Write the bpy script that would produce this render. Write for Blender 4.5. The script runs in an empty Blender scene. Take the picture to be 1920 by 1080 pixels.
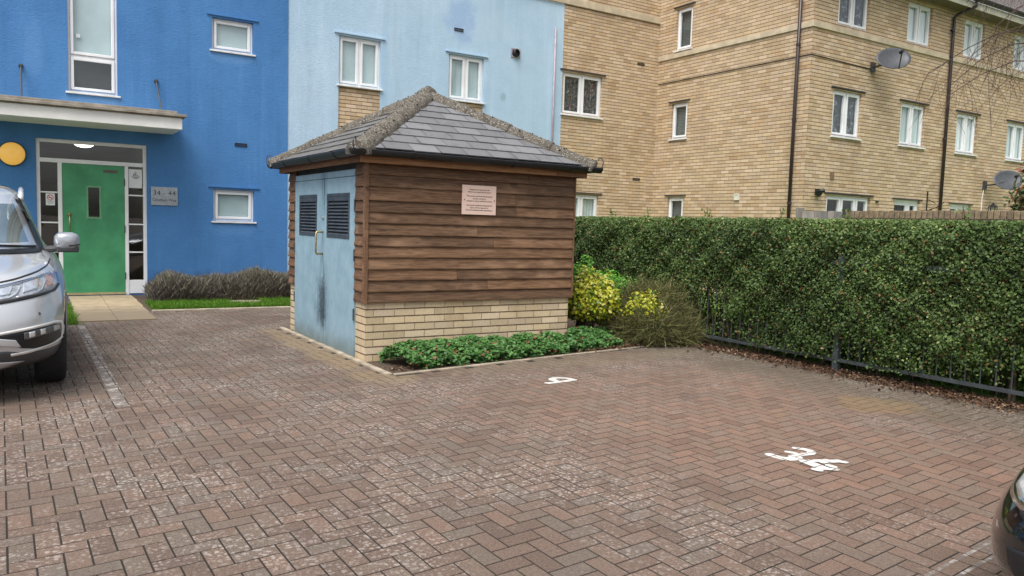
import bpy, bmesh, math, random
import numpy as np
from mathutils import Vector, Matrix
from mathutils.bvhtree import BVHTree
random.seed(7); RNG = np.random.default_rng(7)
R_ = math.radians
S = bpy.context.scene
COL = S.collection

# ------------------------------------------------------------------ camera, sky, sun, exposure
cd = bpy.data.cameras.new("camera"); cam = bpy.data.objects.new("camera", cd); COL.objects.link(cam)
cd.sensor_width = 36; cd.lens = 27.316; cd.clip_start = 0.05; cd.clip_end = 2000
yaw, pit, rol = R_(57.75979), R_(4.628206), R_(-1.699738)
fw = Vector((math.cos(yaw)*math.cos(pit), math.sin(yaw)*math.cos(pit), -math.sin(pit)))
rt = Vector((math.sin(yaw), -math.cos(yaw), 0)); dn = fw.cross(rt)
r2 = rt*math.cos(rol) + dn*math.sin(rol); d2 = dn*math.cos(rol) - rt*math.sin(rol)
cam.matrix_world = Matrix(((r2.x, -d2.x, -fw.x, 0), (r2.y, -d2.y, -fw.y, 0), (r2.z, -d2.z, -fw.z, 1.40), (0, 0, 0, 1)))
S.camera = cam

SUN_EL, SUN_AZ = 60, 215          # azimuth: direction towards the sun, degrees from +X counter-clockwise
W = bpy.data.worlds.new("World"); S.world = W; W.use_nodes = True
wn = W.node_tree; bg = wn.nodes["Background"]
sky = wn.nodes.new("ShaderNodeTexSky"); sky.sky_type = 'NISHITA'; sky.sun_disc = False
sky.sun_elevation = R_(SUN_EL); sky.sun_rotation = R_(90 - SUN_AZ)
sky.air_density = 1.0; sky.dust_density = 4.0; sky.ozone_density = 1.0
hs = wn.nodes.new("ShaderNodeHueSaturation"); hs.inputs["Saturation"].default_value = 0.28
wn.links.new(sky.outputs[0], hs.inputs["Color"]); wn.links.new(hs.outputs[0], bg.inputs[0])
bg.inputs[1].default_value = 0.125
sl = bpy.data.lights.new("sun", 'SUN'); sl.energy = 1.9; sl.angle = R_(40); sl.color = (1, 0.965, 0.92)
so = bpy.data.objects.new("sun", sl); COL.objects.link(so)
so.rotation_euler = Vector((math.cos(R_(SUN_AZ))*math.cos(R_(SUN_EL)), math.sin(R_(SUN_AZ))*math.cos(R_(SUN_EL)), math.sin(R_(SUN_EL)))).to_track_quat('Z', 'Y').to_euler()
S.view_settings.view_transform = 'Standard'; S.view_settings.look = 'None'
S.view_settings.exposure = 0.80; S.view_settings.gamma = 1.0
S.cycles.use_denoising = True; S.cycles.use_adaptive_sampling = False
S.render.engine = 'CYCLES'; S.cycles.max_bounces = 8; S.cycles.transparent_max_bounces = 24

# ------------------------------------------------------------------ material helpers
class NT:
    def __init__(s, name):
        s.m = bpy.data.materials.new(name); s.m.use_nodes = True
        s.t = s.m.node_tree; s.b = s.t.nodes["Principled BSDF"]; s.out = s.t.nodes["Material Output"]
    def n(s, typ, ins=None, **props):
        nd = s.t.nodes.new(typ)
        for k, v in props.items(): setattr(nd, k, v)
        for k, v in (ins or {}).items(): s.set(nd.inputs[k], v)
        return nd
    def set(s, sock, v):
        if isinstance(v, bpy.types.NodeSocket): s.t.links.new(v, sock)
        elif isinstance(v, (tuple, list)) and len(v) == 3 and sock.type == 'RGBA': sock.default_value = (*v, 1)
        else: sock.default_value = v
    def math(s, op, a, b=0.0, c=None):
        nd = s.t.nodes.new("ShaderNodeMath"); nd.operation = op
        s.set(nd.inputs[0], a); s.set(nd.inputs[1], b)
        if c is not None: s.set(nd.inputs[2], c)
        return nd.outputs[0]
    def co(s, kind="Object"): return s.n("ShaderNodeTexCoord").outputs[kind]
    def sep(s, v):
        nd = s.n("ShaderNodeSeparateXYZ", {0: v}); return nd.outputs
    def comb(s, x, y, z=0.0): return s.n("ShaderNodeCombineXYZ", {0: x, 1: y, 2: z}).outputs[0]
    def noise(s, v, scale, detail=3.0, rough=0.55, stretch=None):
        if stretch: v = s.n("ShaderNodeMapping", {"Vector": v, "Scale": stretch}).outputs[0]
        return s.n("ShaderNodeTexNoise", {"Vector": v, "Scale": scale, "Detail": detail, "Roughness": rough}).outputs["Fac"]
    def ramp(s, f, stops, interp='LINEAR'):
        nd = s.n("ShaderNodeValToRGB", {0: f}); r = nd.color_ramp; r.interpolation = interp
        while len(r.elements) < len(stops): r.elements.new(0.5)
        for e, (p, c) in zip(r.elements, stops):
            e.position = p; e.color = (*c, 1) if len(c) == 3 else c
        return nd.outputs[0]
    def mix(s, f, a, b, mode='MIX'):
        nd = s.n("ShaderNodeMix", data_type='RGBA', blend_type=mode)
        s.set(nd.inputs[0], f); s.set(nd.inputs[6], a); s.set(nd.inputs[7], b); return nd.outputs[2]
    def sstep(s, x, lo, hi):
        nd = s.n("ShaderNodeMapRange", {0: x, 1: lo, 2: hi, 3: 0.0, 4: 1.0}, interpolation_type='SMOOTHSTEP', clamp=True); return nd.outputs[0]
    def attr(s, name="rnd"): return s.n("ShaderNodeAttribute", attribute_name=name).outputs["Fac"]
    def bump(s, h, strength=0.5, dist=0.01):
        s.set(s.b.inputs["Normal"], s.n("ShaderNodeBump", {"Height": h, "Strength": strength, "Distance": dist}).outputs[0])
    def base(s, c=None, rough=None, metal=None, spec=None):
        if c is not None: s.set(s.b.inputs["Base Color"], c)
        if rough is not None: s.set(s.b.inputs["Roughness"], rough)
        if metal is not None: s.set(s.b.inputs["Metallic"], metal)
        if spec is not None: s.set(s.b.inputs["Specular IOR Level"], spec)
        return s.m

def plain(name, c, rough=0.5, metal=0.0, var=0.12, scale=9.0, spec=0.5, bump=0.0):
    t = NT(name); co = t.co(); nz = t.noise(co, scale, 4)
    t.base(t.mix(t.math('MULTIPLY', t.sstep(nz, 0.35, 0.7), 1.0), tuple(x*(1-var) for x in c), tuple(min(1, x*(1+var)) for x in c)), rough, metal, spec)
    if bump: t.bump(t.noise(co, scale*12, 3), bump, 0.004)
    return t.m

def brick_mat(name, axis, tint=(1, 1, 1), blotch=1.0, course=0.075, length=0.225):
    t = NT(name); co = t.co(); X, Y, Z = t.sep(co)[:3]
    u = X if axis == 'x' else Y
    v = t.math('DIVIDE', Z, course); row = t.math('FLOOR', v)
    uu = t.math('ADD', t.math('DIVIDE', u, length), t.math('MULTIPLY', t.math('FLOORED_MODULO', row, 2.0), 0.5))
    bid = t.comb(t.math('FLOOR', uu), row)
    w1 = t.n("ShaderNodeTexWhiteNoise", {"Vector": bid}, noise_dimensions='2D').outputs["Value"]
    w2 = t.n("ShaderNodeTexWhiteNoise", {"Vector": t.n("ShaderNodeVectorMath", {0: bid, 1: (17.3, 5.1, 0)}, operation='ADD').outputs[0]}, noise_dimensions='2D').outputs["Value"]
    big = t.noise(co, 0.55, 3)
    sel = t.math('ADD', t.math('MULTIPLY', w1, 0.62), t.math('MULTIPLY', big, 0.42*blotch))
    k = lambda c: tuple(a*b for a, b in zip(c, tint))
    c = t.ramp(sel, [(0.0, k((.56, .445, .285))), (0.3, k((.52, .40, .235))), (0.52, k((.57, .45, .30))), (0.7, k((.52, .395, .235))), (0.86, k((.47, .33, .18))), (1.0, k((.53, .41, .27)))])
    c = t.mix(1.0, c, t.ramp(w2, [(0, (.80, .81, .84)), (1, (1.07, 1.09, 1.13))]), 'MULTIPLY')
    fine = t.noise(co, 60, 4); c = t.mix(0.5, c, t.ramp(fine, [(0.3, (.78, .78, .78)), (0.7, (1.15, 1.15, 1.15))]), 'MULTIPLY')
    fu, fv = t.math('FRACT', uu), t.math('FRACT', v)
    du = t.math('MULTIPLY', t.math('MINIMUM', fu, t.math('SUBTRACT', 1.0, fu)), length)
    dv = t.math('MULTIPLY', t.math('MINIMUM', fv, t.math('SUBTRACT', 1.0, fv)), course)
    wob = t.math('MULTIPLY', t.math('SUBTRACT', t.noise(co, 25, 2), 0.5), 0.005)
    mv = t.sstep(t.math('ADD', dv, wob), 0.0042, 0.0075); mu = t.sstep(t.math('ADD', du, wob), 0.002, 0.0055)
    c = t.mix(mv, k((.11, .075, .045)), t.mix(mu, k((.30, .23, .145)), c))  # recess shadow put into the colour: bed joints darker than upright ones
    dirt = t.sstep(t.noise(co, 1.7, 5, 0.6, (1, 1, .35)), 0.5, 0.78)
    c = t.mix(t.math('MULTIPLY', dirt, 0.55), c, t.mix(1.0, c, (.72, .66, .6), 'MULTIPLY'))
    t.base(c, 0.88, spec=0.25)
    t.bump(t.math('ADD', t.math('MINIMUM', mv, mu), t.math('MULTIPLY', fine, 0.35)), 0.8, 0.008)
    return t.m

def render_mat(name, c, c2, stains=()):
    t = NT(name); co = t.co(); X, Y, Z = t.sep(co)[:3]
    big = t.noise(co, 0.6, 4, 0.6); streak = t.noise(co, 2.2, 5, 0.65, (1.6, 1.6, .12)); mid = t.noise(co, 4, 5, .65)
    col = t.mix(t.sstep(big, .3, .7), c, c2)
    col = t.mix(t.math('MULTIPLY', t.sstep(streak, .5, .75), .32), col, tuple(x*.68 for x in c))
    col = t.mix(t.math('MULTIPLY', t.sstep(streak, .47, .3), .22), col, tuple(min(1, x*1.25+.03) for x in c2))
    col = t.mix(.35, col, t.ramp(mid, [(.3, (.85, .86, .88)), (.7, (1.1, 1.08, 1.06))]), 'MULTIPLY')
    for (sx, sz, rx, rz, cc, amt) in stains:                      # efflorescence and run-off with its own shape
        du = t.math('DIVIDE', t.math('SUBTRACT', X, sx), rx); dz = t.math('DIVIDE', t.math('SUBTRACT', Z, sz), rz)
        r = t.math('ADD', t.math('MULTIPLY', du, du), t.math('MULTIPLY', dz, dz))
        m = t.math('MULTIPLY', t.sstep(t.math('ADD', r, t.math('MULTIPLY', t.math('SUBTRACT', mid, .5), 1.6)), 1.0, 0.1), amt)
        col = t.mix(m, col, cc)
    fine = t.noise(co, 24, 5, .75, (1, 1, 2.6)); col = t.mix(1.0, col, t.ramp(fine, [(.28, (.90, .91, .92)), (.72, (1.08, 1.07, 1.06))]), 'MULTIPLY'); t.base(col, .85, spec=.3); t.bump(fine, .7, .014)
    return t.m

def wood_mat(name, c1, c2, axis=(1, 14, 14), weather=.35, rough=.75):
    t = NT(name); co = t.co(); r = t.attr(); off = t.n("ShaderNodeVectorMath", {0: co, 1: t.comb(t.math('MULTIPLY', r, 37.0), t.math('MULTIPLY', r, 11.0), t.math('MULTIPLY', r, 5.0))}, operation='ADD').outputs[0]
    g = t.noise(off, 5.0, 6, .7, axis); g2 = t.noise(off, 1.3, 4, .6, (1, 3, 3)); kn = t.noise(off, 2.6, 2, .4, (1.2, 5, 5))
    c = t.mix(t.sstep(g, .32, .68), c1, c2)
    c = t.mix(1.0, c, t.ramp(r, [(0, (.72, .72, .74)), (.5, (1, 1, 1)), (1, (1.3, 1.24, 1.18))]), 'MULTIPLY')
    c = t.mix(t.math('MULTIPLY', t.sstep(g2, .52, .72), weather), c, tuple(min(1, x*2.1+.035) for x in c2))
    c = t.mix(t.math('MULTIPLY', t.sstep(kn, .68, .76), .75), c, tuple(x*.45 for x in c1))
    t.base(c, rough, spec=.3); t.bump(g, .35, .006)
    return t.m

def leaf_mat(name, stops, rough=.45, trans=.25):
    t = NT(name); c = t.ramp(t.attr(), stops); t.base(c, rough, spec=.28)
    tr = t.n("ShaderNodeBsdfTranslucent", {"Color": c}); mx = t.n("ShaderNodeMixShader", {0: trans, 1: t.b.outputs[0], 2: tr.outputs[0]})
    t.t.links.new(mx.outputs[0], t.out.inputs[0]); return t.m

def glass_mat(name, tint=(.93, .97, .96), boost=.09, rough=.0):
    t = NT(name); t.t.nodes.remove(t.b)
    fr = t.n("ShaderNodeLayerWeight", {"Blend": .5}); f = t.math('MULTIPLY_ADD', t.math('POWER', fr.outputs["Facing"], 4.0), .8, boost)
    wob = t.n("ShaderNodeBump", {"Height": t.noise(t.co(), 1.4, 2), "Strength": .06, "Distance": .05})
    mx = t.n("ShaderNodeMixShader", {0: f, 1: t.n("ShaderNodeBsdfTransparent", {"Color": tint}).outputs[0], 2: t.n("ShaderNodeBsdfGlossy", {"Color": (.95, .97, 1), "Roughness": rough, "Normal": wob.outputs[0]}).outputs[0]})
    t.t.links.new(mx.outputs[0], t.out.inputs[0]); return t.m

# ------------------------------------------------------------------ mesh helpers
def link(o, parent=None):
    COL.objects.link(o)
    if parent: o.parent = parent
    return o
def tag(o, label, cat, group=None):
    o["label"] = label; o["category"] = cat
    if group: o["group"] = group
    return o
def kind(o, k): o["kind"] = k; return o
def thing(name, label, cat, loc=(0, 0, 0), rz=0.0, group=None):
    o = bpy.data.objects.new(name, None); o.empty_display_size = .2; link(o); o.location = loc; o.rotation_euler = (0, 0, rz)
    return tag(o, label, cat, group)
ident = lambda a, b, c: (a, b, c)

class MB:
    """collects shapes, then links them as ONE mesh object"""
    def __init__(s, T=ident): s.v = []; s.f = []; s.r = []; s.T = T
    def add(s, vs, fs, r=None):
        k = len(s.v); s.v += [s.T(*p) for p in vs]; s.f += [tuple(i+k for i in f) for f in fs]
        rr = random.random() if r is None else r; s.r += [rr]*len(fs); return s
    def box(s, x0, x1, y0, y1, z0, z1, r=None):
        return s.add([(x, y, z) for z in (z0, z1) for y in (y0, y1) for x in (x0, x1)], [(0, 2, 3, 1), (4, 5, 7, 6), (0, 1, 5, 4), (2, 6, 7, 3), (0, 4, 6, 2), (1, 3, 7, 5)], r)
    def quad(s, a, b, c, d, r=None): return s.add([a, b, c, d], [(0, 1, 2, 3)], r)
    def ring(s, u0, u1, z0, z1, w, d0, d1, r=None):               # rectangular frame of four butted bars
        s.box(u0, u0+w, d0, d1, z0, z1, r); s.box(u1-w, u1, d0, d1, z0, z1, r)
        s.box(u0+w, u1-w, d0, d1, z0, z0+w, r); s.box(u0+w, u1-w, d0, d1, z1-w, z1, r); return s
    def tube(s, pts, rad, n=8, r=None, caps=True):
        pts = [Vector(p) for p in pts]; rads = rad if isinstance(rad, (list, tuple)) else [rad]*len(pts)
        vs = []; up = None
        for i, p in enumerate(pts):
            d = (pts[min(i+1, len(pts)-1)] - pts[max(i-1, 0)]).normalized()
            if up is None: up = Vector((0, 0, 1)) if abs(d.z) < .9 else Vector((1, 0, 0))
            a = (up - d*up.dot(d)).normalized(); b = d.cross(a); up = a
            vs += [tuple(p + (a*math.cos(2*math.pi*j/n) + b*math.sin(2*math.pi*j/n))*rads[i]) for j in range(n)]
        fs = [(i*n+j, i*n+(j+1) % n, (i+1)*n+(j+1) % n, (i+1)*n+j) for i in range(len(pts)-1) for j in range(n)]
        if caps: fs += [tuple(range(n))[::-1], tuple(range((len(pts)-1)*n, len(pts)*n))]
        return s.add(vs, fs, r)
    def lathe(s, prof, n=24, axis=(0, 0, 1), org=(0, 0, 0), r=None):   # prof: (radius, height) along the axis
        ax = Vector(axis).normalized(); a = ax.orthogonal().normalized(); b = ax.cross(a); o = Vector(org)
        vs = [tuple(o + ax*h + (a*math.cos(2*math.pi*j/n) + b*math.sin(2*math.pi*j/n))*rr) for rr, h in prof for j in range(n)]
        fs = [(i*n+j, i*n+(j+1) % n, (i+1)*n+(j+1) % n, (i+1)*n+j) for i in range(len(prof)-1) for j in range(n)]
        fs += [tuple(range(n))[::-1], tuple(range((len(prof)-1)*n, len(prof)*n))]
        return s.add(vs, fs, r)
    def build(s, name, mat, parent=None, smooth=False, bevel=0.0, local=False, normals=True):
        me = bpy.data.meshes.new(name); me.from_pydata(s.v, [], s.f)
        me.attributes.new("rnd", 'FLOAT', 'FACE').data.foreach_set("value", np.array(s.r, dtype=np.float32))
        if normals:
            bm = bmesh.new(); bm.from_mesh(me); bmesh.ops.recalc_face_normals(bm, faces=bm.faces[:]); bm.to_mesh(me); bm.free()
        me.materials.append(mat); o = bpy.data.objects.new(name, me); link(o, parent)
        if parent and not local: o.matrix_parent_inverse = parent.matrix_basis.inverted()   # vertices are world coordinates
        if smooth: me.shade_smooth()
        if bevel:
            b = o.modifiers.new("bevel", 'BEVEL'); b.width = bevel; b.segments = 2; b.limit_method = 'ANGLE'
        return o

def np_mesh(name, V, n, rnd, mat, parent=None, smooth=False):      # polygons of n corners, vertices not shared
    V = np.ascontiguousarray(V.reshape(-1, 3), dtype=np.float32); P = len(V)//n
    me = bpy.data.meshes.new(name); me.vertices.add(len(V)); me.vertices.foreach_set("co", V.ravel())
    me.loops.add(len(V)); me.loops.foreach_set("vertex_index", np.arange(len(V), dtype=np.int32))
    me.polygons.add(P); me.polygons.foreach_set("loop_start", np.arange(0, len(V), n, dtype=np.int32))
    me.update(calc_edges=True); me.validate()
    me.attributes.new("rnd", 'FLOAT', 'FACE').data.foreach_set("value", rnd.astype(np.float32))
    me.materials.append(mat); o = bpy.data.objects.new(name, me); link(o, parent)
    if parent: o.matrix_parent_inverse = parent.matrix_basis.inverted()
    return o
def unit(a): return a/np.maximum(np.linalg.norm(a, axis=-1, keepdims=True), 1e-9)
def leaves(P, N, size, aspect=.55, spread=.9, droop=0.0, shape=4):
    """one bent leaf (hexagon) per point P, facing roughly along N; returns vertices"""
    n = len(P); size = np.broadcast_to(np.asarray(size, float), (n,))[:, None]
    nn = unit(N + RNG.normal(size=(n, 3))*spread)
    t = unit(np.cross(nn, RNG.normal(size=(n, 3)) + np.array([0, 0, droop]))); b = np.cross(nn, t)
    L = t*size*.5; Wd = b*size*.5*aspect; up = nn*size*.12
    return np.stack([P-L, P-L*.35-Wd+up, P+L*.35-Wd*.9+up, P+L, P+L*.35+Wd*.9+up, P-L*.35+Wd+up], 1)
def blades(P, D, length, width):
    n = len(P); length = np.broadcast_to(np.asarray(length, float), (n,))[:, None]; d = unit(D)
    s = unit(np.cross(d, RNG.normal(size=(n, 3))))*width*.5; e = P + d*length + RNG.normal(size=(n, 3))*length*.12
    return np.stack([P-s, P+s, e+s*.35, e-s*.35], 1)
def to_mesh_text(name, body, size, mat, parent, M, align='CENTER', space=1.0, line=1.0):
    cu = bpy.data.curves.new(name, 'FONT'); cu.body = body; cu.size = size; cu.align_x = align; cu.align_y = 'CENTER'; cu.extrude = .0006
    cu.space_character = space; cu.space_line = line
    o = bpy.data.objects.new(name, cu); COL.objects.link(o); bpy.context.view_layer.update()
    me = bpy.data.meshes.new_from_object(o.evaluated_get(bpy.context.evaluated_depsgraph_get())); bpy.data.objects.remove(o)
    me.transform(M); me.materials.clear(); me.materials.append(mat); me.name = name
    t = bpy.data.objects.new(name, me); link(t, parent)
    if parent: t.matrix_parent_inverse = parent.matrix_basis.inverted()
    return t

# ------------------------------------------------------------------ key planes of the place (metres; camera stands at x=0, y=0)
YW = 14.864      # front of the blue / pale blue / brick block
XR = 13.476      # side wall of the brick block
YF = 10.358      # long front of the brick block
Tw = lambda u, d, z: (u, YW+d, z)
Tf = lambda u, d, z: (u, YF+d, z)
Tr = lambda u, d, z: (XR+d, u, z)

M = {}
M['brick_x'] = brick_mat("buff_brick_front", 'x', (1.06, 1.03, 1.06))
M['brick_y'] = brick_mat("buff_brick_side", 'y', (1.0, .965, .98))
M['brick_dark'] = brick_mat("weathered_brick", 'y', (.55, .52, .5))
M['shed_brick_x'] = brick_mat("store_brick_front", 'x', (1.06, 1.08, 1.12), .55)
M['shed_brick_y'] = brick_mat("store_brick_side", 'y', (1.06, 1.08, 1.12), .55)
pal = (.30, .43, .62)
M['blue'] = render_mat("blue_render", (.058, .185, .43), (.076, .226, .49), [(1.03, 3.2, .55, .28, (.16, .33, .62), .6), (3.26, 4.3, .5, .2, (.16, .33, .62), .5), (3.28, 1.2, .5, .2, (.13, .30, .60), .35), (2.1, .1, 4, .35, (.03, .08, .2), .5), (.2, 4.0, .16, .6, (.14, .30, .6), .35)])
M['pale'] = render_mat("pale_blue_render", (.385, .545, .69), (.44, .59, .72), [(7.9, 5.7, .45, .6, (.30, .44, .66), .8), (6.2, 4.6, .12, 1.2, (.33, .5, .68), .5), (9.0, 4.2, .1, .12, (.25, .35, .42), .6)])
M['upvc'] = plain("white_upvc", (.78, .79, .80), .35, var=.05, scale=3)
M['sill'] = plain("white_sill", (.70, .70, .69), .5, var=.12, scale=6)
M['soffit'] = plain("cream_painted_board", (.66, .62, .52), .55, var=.1, scale=3)
M['glass'] = glass_mat("window_glass")
M['glass_mirror'] = glass_mat("window_glass_reflective", boost=.20)
M['room'] = plain("dark_room", (.035, .038, .04), .9, var=.4, scale=1.5)
M['room_grey'] = plain("grey_room", (.10, .115, .12), .9, var=.3, scale=2)
M['stone'] = plain("stone_course", (.50, .42, .30), .8, var=.14, scale=5, bump=.3)
M['black'] = plain("black_plastic", (.012, .013, .015), .42, var=.2)
M['pipe'] = plain("brown_black_pipe", (.028, .018, .018), .4, var=.2)
M['slate_far'] = plain("roof_tiles_far", (.13, .12, .115), .8, var=.25, scale=4)
M['lead'] = plain("dark_metal", (.06, .062, .068), .5, .3)
M['dish'] = plain("grey_dish", (.075, .08, .088), .45, .2, var=.1)
M['steel'] = plain("brushed_steel", (.40, .44, .47), .42, .75, var=.1, scale=20)
M['brass'] = plain("worn_brass", (.45, .34, .15), .35, .85, var=.2, scale=15)
M['ink'] = plain("black_ink", (.02, .02, .022), .7, var=.1)
M['paper'] = plain("paper_white", (.70, .73, .74), .8, var=.04)
M['red'] = plain("red_ink", (.55, .035, .03), .7, var=.1)
M['conc'] = plain("concrete_edging", (.33, .28, .21), .9, var=.28, scale=6, bump=.4)

def curtain_mat(name, c, folds=24.0):
    t = NT(name); X, Y, Z = t.sep(t.co())[:3]; w = t.noise(t.comb(t.math('ADD', X, Y), t.math('MULTIPLY', Z, .05)), folds, 2)
    t.base(t.mix(t.sstep(w, .35, .65), tuple(x*.86 for x in c), c), .9, spec=.1); return t.m
M['net'] = curtain_mat("net_curtain", (.82, .86, .87)); M['net_dim'] = curtain_mat("net_curtain_grey", (.60, .68, .68), 8)
t = NT('patterned_net'); nz = t.noise(t.co(), 16, 5, .75); c = t.ramp(nz, [(.44, (.02, .022, .025)), (.58, (.10, .11, .12)), (.68, (.42, .44, .46))]); c = t.mix(t.math('MULTIPLY', t.sstep(t.noise(t.co(), 3.1, 2), .66, .72), t.sstep(nz, .45, .55)), c, (.45, .05, .07)); t.base(c, .9); M['lace'] = t.m
t = NT('painted_branch_reflection'); nz = t.noise(t.co(), 7, 6, .8, (1.5, 1, 1)); t.base(t.ramp(nz, [(.40, (.02, .024, .028)), (.55, (.09, .10, .11)), (.62, (.38, .42, .45)), (.68, (.10, .11, .12))]), .9); M['branches'] = t.m  # bare-tree reflection painted as pale streaks on a dark sheet behind the glass
M['frost'] = plain("roller_blind_grey", (.47, .57, .60), .7, var=.1, scale=1.5)

def wall(name, parent, T, u0, u1, z0, z1, holes, mat, rev=.10):
    us = sorted({u0, u1, *[h[0] for h in holes], *[h[1] for h in holes]}); zs = sorted({z0, z1, *[h[2] for h in holes], *[h[3] for h in holes]})
    us = [u for u in us if u0 <= u <= u1]; zs = [z for z in zs if z0 <= z <= z1]
    m = MB(T)
    for a, b in zip(us, us[1:]):
        for c, d in zip(zs, zs[1:]):
            if not any(h[0] <= (a+b)/2 <= h[1] and h[2] <= (c+d)/2 <= h[3] for h in holes): m.quad((a, 0, c), (b, 0, c), (b, 0, d), (a, 0, d), .5)
    for h in holes:
        a, b, c, d = h[:4]; c = max(c, z0)
        m.quad((a, 0, c), (a, rev, c), (a, rev, d), (a, 0, d), .5); m.quad((b, 0, c), (b, rev, c), (b, rev, d), (b, 0, d), .5)
        m.quad((a, 0, d), (b, 0, d), (b, rev, d), (a, rev, d), .5); m.quad((a, 0, c), (b, 0, c), (b, rev, c), (a, rev, c), .5)
    return m.build(name, mat, parent, normals=False)

def window(parent, T, u0, u1, z0, z1, cols=(.5,), rows=(), inside='room', curtain=None, sill=True, lintel=None, glass='glass', name='window', set_back=.045, skirt=None):
    d0 = set_back; fr = MB(T); w = .038
    fr.ring(u0, u1, z0, z1, w, d0+.01, d0+.07, .5)
    ue = [u0+w] + [u0+(u1-u0)*c for c in cols] + [u1-w]; ze = [z0+w] + [z0+(z1-z0)*c for c in rows] + [z1-w]
    for c in ue[1:-1]: fr.box(c-.02, c+.02, d0+.012, d0+.068, z0+w, z1-w, .5)
    cells = []
    for i in range(len(ue)-1):
        a = ue[i] + (.02 if i else 0); b = ue[i+1] - (.02 if i < len(ue)-2 else 0)
        for j in range(len(ze)-1):
            c = ze[j] + (.02 if j else 0); d = ze[j+1] - (.02 if j < len(ze)-2 else 0)
            if j < len(ze)-2: fr.box(a, b, d0+.012, d0+.068, ze[j+1]-.02, ze[j+1]+.02, .5)
            fr.ring(a+.003, b-.003, c+.003, d-.003, .046, d0-.006, d0+.055, .5); cells.append((a+.049, b-.049, c+.049, d-.049))
    f = fr.build(name, M['upvc'], parent, bevel=.006)
    for (a, b, c, d) in cells:
        MB(T).quad((a, d0+.03, c), (b, d0+.03, c), (b, d0+.03, d), (a, d0+.03, d)).build('pane', M[glass], f)
    MB(T).box(u0+.001, u1-.001, d0+.10, 1.1, z0+.001, z1-.001).build('room_recess', M[inside], f) if curtain is None else None
    if curtain:
        m = MB(T); k = 40; pts = [(u0+(u1-u0)*i/k, d0+.085+.012*math.sin(i*1.9)+.006*math.sin(i*4.3)) for i in range(k+1)]
        if curtain == 'frost': pts = [(u0, d0+.075), (u1, d0+.075)]
        for (a, da), (b, db) in zip(pts, pts[1:]): m.quad((a, da, z0), (b, db, z0), (b, db, z1), (a, da, z1), .5)
        m.build('curtain' if curtain != 'frost' else 'blind', M[curtain], f, smooth=True)  # also builds the sheet of painted branch reflections under this name
    if sill: MB(T).box(u0-.04, u1+.04, -.045, d0+.009, z0-.032, z0-.002, .5).build('sill', M['sill'], f, bevel=.005)
    if lintel: MB(T).box(u0-.09, u1+.09, -.035, -.003, z1+.035, z1+.058, .5).build('lintel', M[lintel], f)
    return f

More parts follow.
